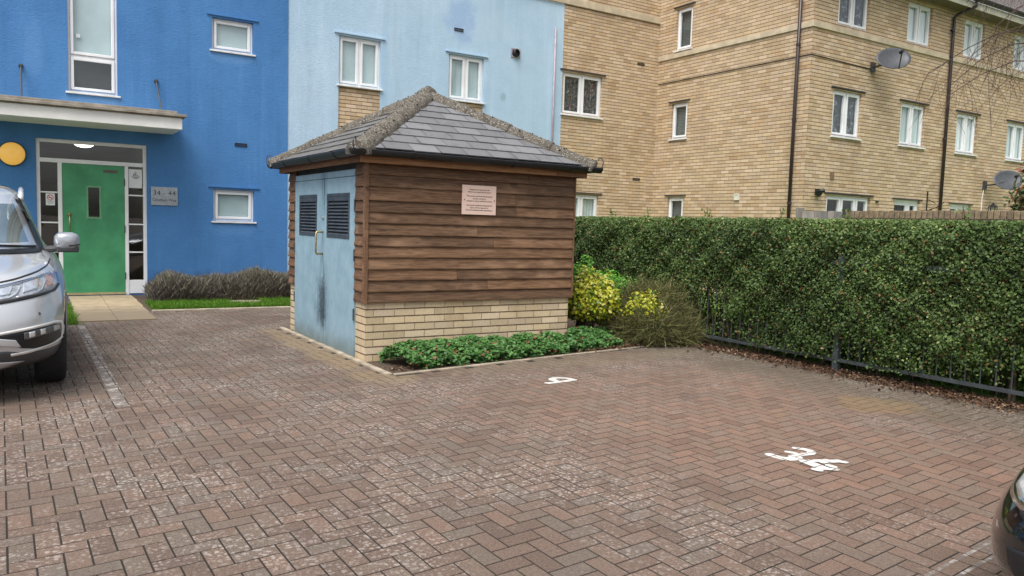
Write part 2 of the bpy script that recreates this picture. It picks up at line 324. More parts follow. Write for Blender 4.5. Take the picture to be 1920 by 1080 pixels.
# ================================================================== GROUND
def paver_mat():
    t = NT("block_paver"); co = t.co(); X, Y, Z = t.sep(co)[:3]; r = t.attr()
    big = t.noise(co, .5, 4, .6); mid = t.noise(co, 2.3, 5, .65); fine = t.noise(co, 230, 3, .7); grit = t.noise(co, 70, 4, .75)
    c = t.ramp(t.math('ADD', t.math('MULTIPLY', r, .72), t.math('MULTIPLY', mid, .3)), [(.08, (.120, .087, .069)), (.35, (.168, .118, .093)), (.55, (.152, .122, .099)), (.78, (.188, .127, .098)), (.93, (.152, .131, .111)), (1, (.215, .115, .084))])
    # worn clean bays (right) are redder, walked-on ground (left) greyer and covered in lichen
    bx = t.math('MULTIPLY', t.sstep(X, 2.2, 4.2), t.sstep(X, 7.0, 5.6)); by = t.math('MULTIPLY', t.sstep(Y, 1.3, 2.4), t.sstep(Y, 6.3, 4.6))
    clean = t.math('MULTIPLY', t.math('MULTIPLY', bx, by), t.sstep(big, .28, .55))
    c = t.mix(t.math('MULTIPLY', clean, .75), c, t.mix(1.0, c, (1.38, 1.22, 1.13), 'MULTIPLY'))
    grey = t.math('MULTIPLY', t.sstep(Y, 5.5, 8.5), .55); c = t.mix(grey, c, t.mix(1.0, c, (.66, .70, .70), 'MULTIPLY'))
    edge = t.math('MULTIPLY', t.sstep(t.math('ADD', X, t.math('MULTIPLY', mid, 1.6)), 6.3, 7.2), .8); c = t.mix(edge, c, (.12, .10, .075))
    c = t.mix(1.0, c, t.ramp(grit, [(.25, (.6, .6, .6)), (.5, (1, 1, 1)), (.75, (1.4, 1.38, 1.35))]), 'MULTIPLY')
    c = t.mix(1.0, c, t.ramp(fine, [(.3, (.5, .5, .5)), (.7, (1.5, 1.5, 1.5))]), 'MULTIPLY')
    # lichen: pale blotches of 1 to 4 cm, broken up
    warp = t.n("ShaderNodeVectorMath", {0: co, 1: t.n("ShaderNodeVectorMath", {0: t.n("ShaderNodeTexNoise", {"Vector": co, "Scale": 14.0, "Detail": 3.0}).outputs["Color"], 1: (.05, .05, 0)}, operation='MULTIPLY').outputs[0]}, operation='ADD').outputs[0]
    vo = t.n("ShaderNodeTexVoronoi", {"Vector": warp, "Scale": 33.0, "Randomness": 1.0}, voronoi_dimensions='2D'); vd = vo.outputs["Distance"]
    vsz = t.math('MULTIPLY', t.sep(vo.outputs["Color"])[0], .48)
    dens = t.math('MULTIPLY', t.sstep(t.noise(co, 1.3, 5, .7), .38, .66), t.math('SUBTRACT', 1.0, t.math('MULTIPLY', clean, .95)))
    spot = t.sstep(vd, vsz, t.math('MULTIPLY', vsz, .62))
    vo2 = t.n("ShaderNodeTexVoronoi", {"Vector": warp, "Scale": 60.0}, voronoi_dimensions='2D'); s2 = t.sstep(vo2.outputs["Distance"], t.math('MULTIPLY', t.sep(vo2.outputs["Color"])[0], .42), .02)
    m = t.math('MULTIPLY', t.math('MAXIMUM', spot, t.math('MULTIPLY', s2, .8)), t.math('MULTIPLY', dens, t.sstep(grit, .25, .5)))
    c = t.mix(t.math('MULTIPLY', m, .66), c, (.50, .455, .41))
    moss = t.math('MULTIPLY', t.sstep(t.noise(co, 1.9, 4, .7), .62, .74), .4); c = t.mix(moss, c, (.13, .115, .05))
    def patch(cx, cy, rx, ry):
        a = t.math('DIVIDE', t.math('SUBTRACT', X, cx), rx); b = t.math('DIVIDE', t.math('SUBTRACT', Y, cy), ry); q = t.math('ADD', t.math('MULTIPLY', a, a), t.math('MULTIPLY', b, b))
        return t.sstep(t.math('ADD', q, t.math('MULTIPLY', t.math('SUBTRACT', mid, .5), 2.2)), 1.1, .25)
    c = t.mix(t.math('MULTIPLY', patch(2.62, 8.3, .22, 1.9), .6), c, (.27, .20, .12))         # sandy dirt by the store doors
    c = t.mix(t.math('MULTIPLY', patch(2.75, 6.5, .35, .4), .5), c, (.25, .19, .11))
    c = t.mix(t.math('MULTIPLY', patch(6.0, 3.75, .40, .35), .38), c, (.25, .17, .07))       # yellow algae stain
    c = t.mix(t.math('MULTIPLY', patch(5.0, 6.45, 1.9, .30), .4), c, (.17, .135, .085))
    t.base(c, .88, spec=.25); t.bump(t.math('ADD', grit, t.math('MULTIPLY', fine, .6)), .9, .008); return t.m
M['paver'] = paver_mat()
t = NT("paver_joint"); t.base(t.mix(t.noise(t.co(), 30, 4), (.008, .006, .004), (.026, .019, .013)), .95); M['joint'] = t.m
t = NT("soil"); t.base(t.ramp(t.noise(t.co(), 18, 6, .75), [(.3, (.035, .024, .016)), (.55, (.09, .062, .042)), (.8, (.17, .125, .09))]), .95); t.bump(t.noise(t.co(), 40, 5), 1, .02); M['soil'] = t.m
t = NT("lawn_ground"); t.base(t.ramp(t.noise(t.co(), 12, 6, .7), [(.3, (.05, .10, .015)), (.7, (.11, .20, .03))]), .9); M['lawn'] = t.m
t = NT("tarmac_beyond"); t.base(t.ramp(t.noise(t.co(), 3, 6, .7), [(.3, (.12, .10, .09)), (.7, (.19, .155, .14))]), .9); M['far'] = t.m

kind(MB().quad((-250, -250, -.06), (250, -250, -.06), (250, 250, -.06), (-250, 250, -.06)).build('ground', M['far']), 'structure')
kind(MB().quad((-7, -1.5, -.0012), (7.15, -1.5, -.0012), (7.15, 12.2, -.0012), (-7, 12.2, -.0012)).build('paving_base', M['joint']), 'structure')
ANG = R_(5.2); cA, sA = math.cos(ANG), math.sin(ANG); cB, sB = math.cos(R_(1.2)), math.sin(R_(1.2))   # the two laying directions are not quite square to each other
BED = [(2.76, 9.85), (2.80, 6.47), (5.77, 6.84), (6.98, 6.97), (7.4, 7.0), (7.4, 12.4), (3.9, 12.4), (3.9, 9.85)]
def inpoly(x, y, P):
    c = False
    for i in range(len(P)):
        (x1, y1), (x2, y2) = P[i-1], P[i]
        if (y1 > y) != (y2 > y) and x < (x2-x1)*(y-y1)/(y2-y1)+x1: c = not c
    return c
PAVERS = []                                                        # (corner polygon in plan) of every block
pm = MB()
for i in range(-110, 110):
    for j in range(-70, 140):
        k = (i-j) % 4
        if k not in (0, 3): continue
        w, h = (.193, .0965) if k == 0 else (.0965, .193)
        lx, ly = i*.0965, j*.0965; cx, cy = lx+w/2, ly+h/2; X, Y = cx*cA-cy*sB, cx*sA+cy*cB
        if not (-4.6 < X < 7.0 and .9 < Y < 12.16) or inpoly(X, Y, BED): continue
        g = .0042; b = .0047; dz = max(-.0005, min(.0006, random.gauss(0, .0003))); tx, ty = random.gauss(0, .0012), random.gauss(0, .0012)
        rot = lambda a, c: (a*cA-c*sB, a*sA+c*cB)
        o = [(lx+g, ly+g), (lx+w-g, ly+g), (lx+w-g, ly+h-g), (lx+g, ly+h-g)]
        q = [(lx+b, ly+b), (lx+w-b, ly+b), (lx+w-b, ly+h-b), (lx+b, ly+h-b)]
        zt = lambda p: dz + (p[0]-cx)*tx + (p[1]-cy)*ty
        vs = [(*rot(*p), -.012) for p in o] + [(*rot(*p), zt(p)-.0003) for p in o] + [(*rot(*p), zt(p)) for p in q]
        pm.add(vs, [(8, 9, 10, 11)] + [(a+s, (a+1) % 4+s, (a+1) % 4+s+4, a+s+4) for s in (4, 0) for a in range(4)])
        PAVERS.append(([rot(*p) for p in o], [zt(p) for p in q]))
kind(pm.build('block_paving', M['paver'], normals=False), 'structure')

def clip(poly, P):                                                 # convex polygon clip
    out = poly
    for i in range(len(P)):
        (ax, ay), (bx, by) = P[i], P[(i+1) % len(P)]; src, out = out, []
        side = lambda p: (bx-ax)*(p[1]-ay)-(by-ay)*(p[0]-ax)
        for k in range(len(src)):
            p, q = src[k-1], src[k]; sp, sq = side(p), side(q)
            if (sp >= 0) != (sq >= 0):
                f = sp/(sp-sq); out.append((p[0]+(q[0]-p[0])*f, p[1]+(q[1]-p[1])*f))
            if sq >= 0: out.append(q)
        if not out: return out
    return out
def paint(strokes, name, mat, gap=.0):
    """strokes: convex plan polygons (counter-clockwise); paint lies only on the block tops, joints stay bare"""
    m = MB()
    for k, poly in enumerate(strokes):
        xs = [p[0] for p in poly]; ys = [p[1] for p in poly]
        for P, zz in PAVERS:
            if max(p[0] for p in P) < min(xs) or min(p[0] for p in P) > max(xs) or max(p[1] for p in P) < min(ys) or min(p[1] for p in P) > max(ys): continue
            c = clip(poly, P)
            if len(c) > 2:
                z = max(zz)+.0012+k*.00012; m.add([(x, y, z) for x, y in c], [tuple(range(len(c)))], .5)
    return m.build(name, mat, normals=False)
def ribbon(pts, w, org, ux, uy, caps=True):
    """stroke of width w through local points -> list of convex polygons in plan"""
    W2 = [(org[0]+ux[0]*u+uy[0]*v, org[1]+ux[1]*u+uy[1]*v) for u, v in pts]; out = []
    def ccw(p): 
        a = sum(p[i-1][0]*p[i][1]-p[i][0]*p[i-1][1] for i in range(len(p))); return p if a > 0 else p[::-1]
    for i, (p, q) in enumerate(zip(W2, W2[1:])):
        dx, dy = q[0]-p[0], q[1]-p[1]; l = math.hypot(dx, dy); nx, ny = -dy/l*w/2, dx/l*w/2
        out.append(ccw([(p[0]+nx, p[1]+ny), (p[0]-nx, p[1]-ny), (q[0]-nx, q[1]-ny), (q[0]+nx, q[1]+ny)]))
    for p in (W2 if caps else W2[1:-1]): out.append([(p[0]+w/2*math.cos(a*math.pi/6), p[1]+w/2*math.sin(a*math.pi/6)) for a in range(12)])
    return out
def arc(cx, cy, rx, ry, a0, a1, n=9): return [(cx+rx*math.cos(R_(a0+(a1-a0)*i/n)), cy+ry*math.sin(R_(a0+(a1-a0)*i/n))) for i in range(n+1)]
t = NT("white_road_paint"); nz = t.noise(t.co(), 40, 5, .7); t.base(t.mix(t.sstep(nz, .3, .45), (.30, .27, .24), (.62, .61, .58)), .7); M['paint'] = t.m
t = NT("worn_road_paint"); nz = t.noise(t.co(), 9, 6, .75); t.base(t.mix(t.sstep(nz, .46, .62), (.14, .115, .10), (.37, .345, .31)), .85); M['wornpaint'] = t.m
# stencilled digits, read facing the hedge (up = +x, right = -y); strokes in plan metres, gaps are the stencil bridges
plan = lambda pts, w: ribbon(pts, w*1.28, (0, 0), (1, 0), (0, 1))
s3 = plan([(3.978, 3.190), (3.976, 3.157), (3.98, 3.125)], .050) + plan([(3.985, 3.098), (3.998, 3.075), (4.025, 3.064), (4.083, 3.068)], .056) + plan([(4.132, 3.176), (4.142, 3.156), (4.149, 3.138)], .036) + plan([(4.07, 3.094), (4.14, 3.092), (4.20, 3.082)], .040) + plan([(4.249, 3.205), (4.276, 3.169), (4.281, 3.123), (4.258, 3.088), (4.215, 3.074), (4.18, 3.090)], .042)
s4 = plan([(4.05, 2.980), (4.045, 2.928), (4.036, 2.862), (4.036, 2.842)], .060) + plan([(4.09, 2.972), (4.138, 2.952), (4.191, 2.932)], .036) + plan([(4.135, 2.912), (4.201, 2.905), (4.248, 2.886), (4.258, 2.858)], .044) + plan([(4.107, 2.858), (4.109, 2.826)], .036) + plan([(3.962, 2.846), (3.968, 2.823)], .040) + plan([(4.044, 2.801), (4.073, 2.786)], .036)
tag(paint(s3+s4, 'parking_number', M['paint']), 'white stencilled number 34 painted on the reddish block paving', 'road marking', 'white parking bay numbers')
s9 = plan([(3.945, 5.620), (3.97, 5.608), (4.029, 5.610), (4.136, 5.627), (4.218, 5.634), (4.258, 5.638)], .048) + plan([(4.095, 5.760), (4.147, 5.785), (4.194, 5.775), (4.218, 5.741), (4.244, 5.695), (4.250, 5.668)], .048) + plan([(4.09, 5.745), (4.071, 5.711), (4.069, 5.664)], .055)
tag(paint(s9, 'parking_number', M['paint']), 'white stencilled 9 painted on the paving in front of the leafy bed', 'road marking', 'white parking bay numbers')
bl = [[(.545, 6.2), (.64, 6.2), (.625, 10.95), (.54, 10.95)]]
tag(paint(bl, 'bay_line', M['wornpaint']), 'worn pale bay line running from beside the silver car to the doorway path', 'road marking')
def edge_line(y0, w, x0, x1): return ribbon([(0, 0), (x1-x0, (x1-x0)*math.tan(ANG))], w, (x0, y0), (1, 0), (0, 1), False)
tag(paint(edge_line(1.70, .018, 3.1, 4.6)+edge_line(1.615, .02, 3.0, 4.5), 'bay_line', M['wornpaint']), 'thin faded bay line beside the black car', 'road marking')

# kerbs, path, bed, lawn
def strip(m, pts, w, z0, z1):
    for a, b in zip(pts, pts[1:]):
        d = Vector((b[0]-a[0], b[1]-a[1])).normalized(); n = Vector((-d.y, d.x))*w/2
        for k in range(max(1, int((Vector(b)-Vector(a)).length/.9))):
            K = max(1, int((Vector(b)-Vector(a)).length/.9)); p = Vector(a).lerp(Vector(b), k/K)+d*.003; q = Vector(a).lerp(Vector(b), (k+1)/K)-d*.003
            c = [(p.x+n.x, p.y+n.y), (p.x-n.x, p.y-n.y), (q.x-n.x, q.y-n.y), (q.x+n.x, q.y+n.y)]
            m.add([(*e, z0) for e in c]+[(*e, z1) for e in c], [(0, 1, 2, 3), (4, 5, 6, 7), (0, 1, 5, 4), (1, 2, 6, 5), (2, 3, 7, 6), (3, 0, 4, 7)])
    return m
kind(strip(MB(), [(2.775, 9.9), (2.81, 6.505)], .06, -.05, .018).build('kerb', M['conc'], bevel=.006), 'structure')
kind(strip(MB(), [(2.85, 6.505), (5.77, 6.865), (6.98, 6.99)], .04, -.05, .012).build('kerb', M['conc'], bevel=.006), 'structure')
kind(strip(MB(), [(1.56, 12.22), (4.6, 12.13)], .10, -.05, .02).build('kerb', M['conc'], bevel=.006), 'structure')
kind(MB().add([(2.82, 6.5, .003), (5.77, 6.86, .003), (5.77, 9.8, .003), (2.82, 9.8, .003)], [(0, 1, 2, 3)]).add([(5.77, 6.86, .003), (7.0, 6.98, .003), (8.2, 7.0, .003), (8.2, 12.1, .003), (3.95, 12.1, .003), (3.95, 9.8, .003), (5.77, 9.8, .003)], [(0, 1, 2, 3, 4, 5, 6)]).build('planting_bed', M['soil'], normals=False), 'structure')
kind(MB().quad((6.75, -1.5, .001), (7.3, -1.5, .001), (7.3, 7.0, .001), (6.85, 6.98, .001)).build('hedge_border', M['soil'], normals=False), 'structure')
kind(MB().quad((7.2, -6, -.02), (40, -6, -.02), (40, 15, -.02), (7.2, 15, -.02)).build('lawn', M['lawn'], normals=False), 'structure')
kind(MB().quad((1.45, 12.2, -.008), (9, 12.0, -.008), (9, 14.9, -.008), (1.45, 14.9, -.008)).build('grass_bed', M['soil'], normals=False), 'structure')
kind(MB().quad((-8, 12.15, -.01), (.55, 12.15, -.01), (.55, 14.9, -.01), (-8, 14.9, -.01)).build('front_border', M['lawn'], normals=False), 'structure')
t = NT("buff_slab"); co = t.co(); X, Y, Z = t.sep(co)[:3]; nz = t.noise(co, 5, 6, .7)
c = t.mix(t.sstep(nz, .3, .7), (.29, .225, .14), (.40, .32, .205)); c = t.mix(t.math('MULTIPLY', t.sstep(t.math('ADD', Y, nz), 14.0, 12.4), .85), c, (.16, .125, .085))
t.base(c, .9); t.bump(t.noise(co, 80, 3), .4, .004); M['slab'] = t.m
pth = MB()
for r, (y0, y1) in enumerate(((11.25, 12.1), (12.1, 12.95), (12.95, 13.8), (13.8, 14.72))):
    for a, b in ((.565, 1.035), (1.035, 1.505)): sk = (y0-11.3)*.02; pth.box(a+.004+sk, b-.004+sk, y0+.004, y1-.004, -.03, .012+.004*random.random())
kind(pth.build('path', M['slab'], bevel=.004), 'structure')
tag(MB().lathe([(.30, -.01), (.31, .012), (.27, .018), (.0, .018)], 24, (0, 0, 1), (3.05, 13.02, .012)).build('drain_cover', M['conc']), 'round concrete drain cover sunk in the grass strip by the lavender', 'drain cover')

# ================================================================== BLUE / PALE / BRICK BLOCK
blk = thing('apartment_block', 'apartment block with bright blue, pale blue and buff brick sections and a green entrance door', 'building', (5, YW+3, 0))
DOOR = (.198, 1.835, 0, 2.585); TALL = (.672, 1.40, 3.37, 6.1); SU = (2.91, 3.625, 4.36, 4.925); SL = (2.93, 3.65, 1.315, 1.89)
WA = (5.25, 6.115, 4.03, 4.97); WB = (7.645, 8.49, 4.015, 4.95); WC = (10.592, 11.745, 4.0, 4.96); WD = (10.75, 11.765, 1.25, 2.165)
wall('blue_wall', blk, lambda u, d, z: (u, YW-.012+d, z), -9, 4.265, -.05, 9, [DOOR, TALL, SU, SL, (-3.2, -2.5, 1.3, 1.9), (-3.2, -2.5, 4.36, 4.925)], M['blue'], .11)
pb = [(WA[0], WA[1], 0, WA[2]-.002), (WB[0], WB[1], 0, WB[2]-.002)]
wall('pale_wall', blk, Tw, 4.265, 10.572, -.05, 6.46, [WA, WB]+[(a, b, -.05, d) for a, b, c, d in pb], M['pale'], .10)
for a, b, c, d in pb: MB(Tw).quad((a, .018, 0), (b, .018, 0), (b, .018, d), (a, .018, d)).build('brick_panel', M['brick_x'], blk, normals=False)
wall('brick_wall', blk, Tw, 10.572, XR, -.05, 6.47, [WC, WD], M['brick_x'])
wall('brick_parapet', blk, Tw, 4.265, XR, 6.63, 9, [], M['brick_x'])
MB(Tw).box(4.27, XR-.002, -.04, .02, 6.468, 6.628, .5).build('string_course', M['stone'], blk, bevel=.006)
tw_ = window(blk, Tw, *TALL, cols=(), rows=(.217,), inside='room', lintel=None)
MB(Tw).quad((TALL[0]+.03, .13, 3.97), (TALL[1]-.03, .13, 3.97), (TALL[1]-.03, .13, 6.05), (TALL[0]+.03, .13, 6.05)).build('blind', M['frost'], tw_)
MB(Tw).box(.80, .86, .09, .12, 4.27, 4.33).build('window_catch', M['upvc'], tw_)
window(blk, Tw, *SU, cols=(), inside='room_grey', curtain='frost', lintel='blue'); window(blk, Tw, *SL, cols=(), curtain='frost', lintel='blue')
window(blk, Tw, -3.2, -2.5, 1.3, 1.9, cols=(), curtain='frost', lintel='blue'); window(blk, Tw, -3.2, -2.5, 4.36, 4.925, cols=(), curtain='frost', lintel='blue')
window(blk, Tw, *WA, curtain='frost', lintel='pale'); window(blk, Tw, *WB, curtain='frost', lintel='pale')
wc = window(blk, Tw, *WC, curtain='lace', lintel='lead'); window(blk, Tw, *WD, curtain='net_dim', lintel='lead')
def air_brick(u0, u1, z0, z1, T=Tw, par=None):
    m = MB(T); m.ring(u0, u1, z0, z1, .012, -.012, .01)
    for k in range(3): m.box(u0+.012, u1-.012, -.004, .01, z0+.012+k*.016, z0+.02+k*.016)
    m.build('air_vent', M['black'], par)
air_brick(3.30, 3.515, 2.685, 2.745, lambda u, d, z: (u, YW-.012+d, z), blk); air_brick(7.75, 7.965, 5.435, 5.50, Tw, blk); air_brick(12.81, 13.025, 5.40, 5.46, Tw, blk); air_brick(12.81, 13.035, 2.595, 2.655, Tw, blk)
d_ = MB(Tw); d_.ring(9.16, 9.40, 5.085, 5.285, .03, -.02, .004)
dv = d_.build('boiler_vent', plain("pinkish_plate", (.35, .30, .33), .6), blk)
MB().lathe([(.085, 0), (.085, .06), (.06, .075), (.055, .02), (0, .02)], 20, (0, -1, 0), (9.28, YW-.004, 5.185)).build('vent_cowl', M['black'], dv, smooth=False)
MB().tube([(10.325, YW-.03, 2.0), (10.325, YW-.03, 5.9)], .022, 8).build('waste_pipe', plain("pink_grey_pipe", (.36, .30, .33), .5), blk, smooth=True)

# canopy over the entrance
cn = MB(); CX0, CX1, CY = -1.05, 2.25, YW-1.0
cn.box(CX0, CX1, CY, YW-.014, 2.80, 2.985, .5)
can = cn.build('canopy', plain("white_painted_fascia", (.80, .80, .76), .6, var=.06, scale=4), blk, bevel=.008)
MB().box(CX0-.06, CX1+.06, CY-.07, YW-.014, 3.0, 3.045).box(CX0+.05, CX1-.06, CY+.06, YW-.014, 3.046, 3.10).box(CX0-.02, CX1+.02, CY-.03, YW-.014, 2.986, 2.999).build('canopy_roof', plain("weathered_felt", (.28, .25, .205), .9, var=.25, scale=5), can, bevel=.006)
for x in (.02, 1.99):
    m = MB(); m.tube([(x, YW-.02, 3.69), (x, CY+.35, 3.1)], .014, 8); m.lathe([(.035, 0), (.035, .02), (.02, .05), (0, .05)], 12, (0, -1, 0), (x, YW-.012, 3.69)); m.build('support_rod', M['lead'], can)

# entrance: frame, transom, side lights, door
ent = MB(Tw)
W_ = .055; e0, e1 = .03, .10
ent.box(DOOR[0], DOOR[0]+W_, e0, e1, 0, DOOR[3]); ent.box(DOOR[1]-W_, DOOR[1], e0, e1, 0, DOOR[3]); ent.box(DOOR[0]+W_, DOOR[1]-W_, e0, e1, DOOR[3]-.06, DOOR[3])
ent.box(DOOR[0]+W_, DOOR[1]-W_, e0+.002, e1, 2.205, 2.272); ent.box(.50, .562, e0+.002, e1, .0, 2.204); ent.box(1.492, 1.548, e0+.002, e1, 0, 2.204)
ent.box(1.549, 1.779, e0+.012, e1, .02, .253); ent.box(.254, .499, e0+.012, e1, .02, .253)
for z in (.737, 1.219, 1.716):
    ent.box(1.549, 1.779, e0+.015, e1-.03, z-.012, z+.012); ent.box(.254, .499, e0+.015, e1-.03, z-.012, z+.012)
entf = ent.build('entrance_frame', M['upvc'], blk, bevel=.005)
for a, b, c, d in ((.254, 1.779, 2.273, 2.524), (.254, .499, .254, 2.203), (1.549, 1.779, .254, 2.203)):
    MB(Tw).quad((a, .075, c), (b, .075, c), (b, .075, d), (a, .075, d)).build('pane', M['glass'], entf)
t = NT("hall_interior"); nz = t.noise(t.co(), 8, 3, .5, (.3, 1, 6)); t.base(t.mix(nz, (.10, .085, .055), (.19, .165, .115)), .7); M['hall'] = t.m
hb = MB(Tw); hb.box(DOOR[0]+.02, DOOR[1]-.02, .16, 2.6, .0, 2.70)
hb = hb.build('entrance_hall', M['hall'], entf)
for p in list(hb.data.polygons): pass
bm = bmesh.new(); bm.from_mesh(hb.data); bmesh.ops.delete(bm, geom=[f for f in bm.faces if abs(f.calc_center_median().y-(YW+.16)) < .01], context='FACES_ONLY'); bm.to_mesh(hb.data); bm.free()
te = NT("lit_lamp"); te.base((.9, .88, .8)); te.b.inputs["Emission Color"].default_value = (1, .93, .75, 1); te.b.inputs["Emission Strength"].default_value = 3.0
MB().lathe([(.16, 0), (.15, .03), (.10, .06), (0, .075)], 20, (0, 0, -1), (.93, YW+.75, 2.60)).build('ceiling_light', te.m, entf, smooth=True)
t = NT("green_door_paint"); co = t.co(); X, Y, Z = t.sep(co)[:3]; nz = t.noise(co, 3, 5, .6); st = t.noise(co, 4, 5, .7, (2, 2, .3))
c = t.mix(t.sstep(nz, .3, .7), (.040, .225, .100), (.062, .315, .145)); c = t.mix(t.math('MULTIPLY', t.sstep(st, .6, .78), .5), c, (.17, .42, .20)); c = t.mix(t.math('MULTIPLY', t.sstep(t.noise(co, 9, 5, .75), .66, .74), .6), c, (.22, .46, .27))
t.base(c, .5); t.bump(nz, .15, .004); M['green'] = t.m
dr = MB(Tw); VP = (.935, 1.11, 1.32, 1.825)
dz0, dz1 = .05, 2.20
for a, b, c, d in ((.566, VP[0], dz0, dz1), (VP[1], 1.488, dz0, dz1), (VP[0], VP[1], dz0, VP[2]), (VP[0], VP[1], VP[3], dz1)): dr.box(a, b, e0+.006, e0+.05, c, d, .5)
door = dr.build('entrance_door', M['green'], blk)
m = MB(Tw); m.ring(VP[0]-.025, VP[1]+.025, VP[2]-.025, VP[3]+.025, .03, e0-.004, e0+.02); m.build('vision_panel_frame', plain("pale_green_bead", (.13, .34, .18), .5), door, bevel=.004)
MB(Tw).quad((VP[0], e0+.025, VP[2]), (VP[1], e0+.025, VP[2]), (VP[1], e0+.025, VP[3]), (VP[0], e0+.025, VP[3])).build('pane', M['glass'], door)
MB(Tw).box(1.17, 1.385, e0-.008, e0+.005, 2.085, 2.125).build('closer_plate', plain("bronze_plate", (.12, .085, .075), .5), door)
m = MB(Tw); m.tube([(.66, e0+.005, 1.36), (.66, e0-.05, 1.36), (.66, e0-.05, 1.08), (.66, e0+.005, 1.08)], .011, 8); m.lathe([(.028, 0), (.028, .012), (.0, .014)], 12, (0, 1, 0), (.66, e0-.006, 1.36)); m.build('handle', M['brass'], door, smooth=True)
for z in (.33, 1.13, 1.93): MB(Tw).box(1.482, 1.496, e0-.012, e0+.0055, z-.06, z+.06).build('hinge', M['lead'], door)
MB(Tw).box(.565, 1.49, e0-.02, e0+.05, .012, .048).build('threshold', plain("brass_threshold", (.50, .42, .22), .5, .3), entf)

# things fixed to the block
wl = thing('wall_lamp', 'round yellowed bulkhead lamp on the blue wall left of the green door', 'lamp', (-.123, YW-.012, 2.294))
te = NT("yellowed_diffuser"); co = te.co(); te.base((.72, .42, .08), .35); te.set(te.b.inputs["Emission Color"], te.mix(te.noise(co, 5, 3), (1, .48, .07), (1, .62, .16))); te.b.inputs["Emission Strength"].default_value = .22
MB().lathe([(.192, 0), (.192, .035), (.182, .05), (0, .05)], 32, (0, -1, 0), (-.123, YW-.012, 2.294)).build('base', M['black'], wl)
MB().lathe([(.180, .051), (.173, .085), (.14, .11), (.07, .124), (0, .128)], 32, (0, -1, 0), (-.123, YW-.012, 2.294)).build('diffuser', te.m, wl, smooth=True)
def face_wall(x, y, z): return Matrix.Translation((x, y, z)) @ Matrix.Rotation(math.pi/2, 4, 'X')
pq = thing('address_plaque', 'brushed steel plaque reading 34 - 44 Chieftain Way right of the green door', 'sign', (2.11, YW-.012, 1.72))
MB(Tw).box(1.895, 2.325, -.034, -.013, 1.562, 1.882).build('plate', M['steel'], pq, bevel=.004)
to_mesh_text('lettering', '34 - 44', .115, M['ink'], pq, face_wall(2.11, YW-.0355, 1.775), space=1.1); to_mesh_text('lettering', 'Chieftain Way', .066, M['ink'], pq, face_wall(2.11, YW-.0355, 1.655))
nsm = thing('paper_notice', 'small no smoking notice inside the glass left of the green door', 'notice', (.40, YW+.07, 1.62))
MB(Tw).box(.327, .455, .062, .0655, 1.50, 1.695).build('sheet', M['paper'], nsm)
m = MB(Tw); k = 24; ring = [(.391+.042*math.cos(2*math.pi*i/k), .0615, 1.628+.042*math.sin(2*math.pi*i/k)) for i in range(k+1)]; m.tube(ring, .005, 6); m.tube([(.362, .0615, 1.657), (.42, .0615, 1.599)], .005, 6); m.build('red_ring', M['red'], nsm)
m = MB(Tw); m.box(.365, .415, .0608, .0618, 1.622, 1.632); m.box(.345, .44, .0612, .0618, 1.566, 1.571); m.box(.345, .44, .0612, .0618, 1.548, 1.552); m.box(.355, .43, .0612, .0618, 1.53, 1.534); m.build('print', M['ink'], nsm)
wpn = thing('paper_notice', 'white sheet with a triangle emblem inside the glass right of the green door', 'notice', (1.66, YW+.07, 2.0))
MB(Tw).box(1.556, 1.765, .062, .0655, 1.845, 2.165).build('sheet', M['paper'], wpn)
m = MB(Tw); tri = [(1.625, 2.06), (1.705, 2.06), (1.665, 2.125), (1.625, 2.06)]
m.tube([(a, .0615, b) for a, b in tri], .005, 6); m.box(1.652, 1.676, .0608, .0618, 2.073, 2.09)
for i, (a, b) in enumerate(((1.60, 1.735), (1.615, 1.72), (1.635, 1.70))): m.box(a, b, .0608, .0618, 2.035-i*.016, 2.042-i*.016)
m.build('print', M['ink'], wpn)

# ================================================================== BRICK BLOCK ON THE RIGHT
bb = thing('brick_apartments', 'buff brick apartment block with rows of white windows and a tiled roof', 'building', (20, YF+4, 0))
up = [(14.255, 15.29), (16.705, 17.64), (19.03, 19.93), (21.37, 22.3), (23.7, 24.6), (26.0, 26.9), (28.4, 29.3)]; midw = [(14.258, 15.225), (16.672, 17.635), (18.982, 19.915), (21.36, 22.3), (23.7, 24.6), (26.0, 26.9), (28.4, 29.3)]
UZ, MZ = (5.715, 6.61), (3.45, 4.40)
G1 = (14.235, 15.75, 1.15, 2.225); G2 = (16.66, 17.665, 0, 2.235); G3 = (18.965, 19.88, 0, 2.225)
E_, F_, G_ = (13.73, 14.26, 5.71, 6.70), (13.765, 14.30, 3.60, 4.455), (13.765, 14.30, 1.30, 2.195)
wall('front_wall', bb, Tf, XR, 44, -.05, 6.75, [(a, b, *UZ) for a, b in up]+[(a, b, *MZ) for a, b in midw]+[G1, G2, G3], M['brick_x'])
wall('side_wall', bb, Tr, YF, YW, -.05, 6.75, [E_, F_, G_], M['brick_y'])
MB(Tr).add([(YF, 0, 6.75), (YW, 0, 6.75), (YW, 0, 9.6)], [(0, 1, 2)]).build('gable', M['brick_y'], bb, normals=False)
MB(Tf).box(XR-.035, 44, -.035, .02, 5.543, 5.657).build('string_course', M['stone'], bb, bevel=.005)
MB(Tr).box(YF+.021, YW-.045, -.035, .02, 5.543, 5.657).build('string_course', M['stone'], bb, bevel=.005)
cur_u = ['branches', 'net', 'net', 'net', 'net', '', 'net']; cur_m = ['branches', 'net_dim', 'net', 'net_dim', 'net', 'net', '']  # 'branches' is a sheet with painted reflections, not a curtain
for i, (a, b) in enumerate(up): window(bb, Tf, a, b, *UZ, curtain=cur_u[i] or None, sill=False, glass='glass_mirror' if not cur_u[i] else 'glass')
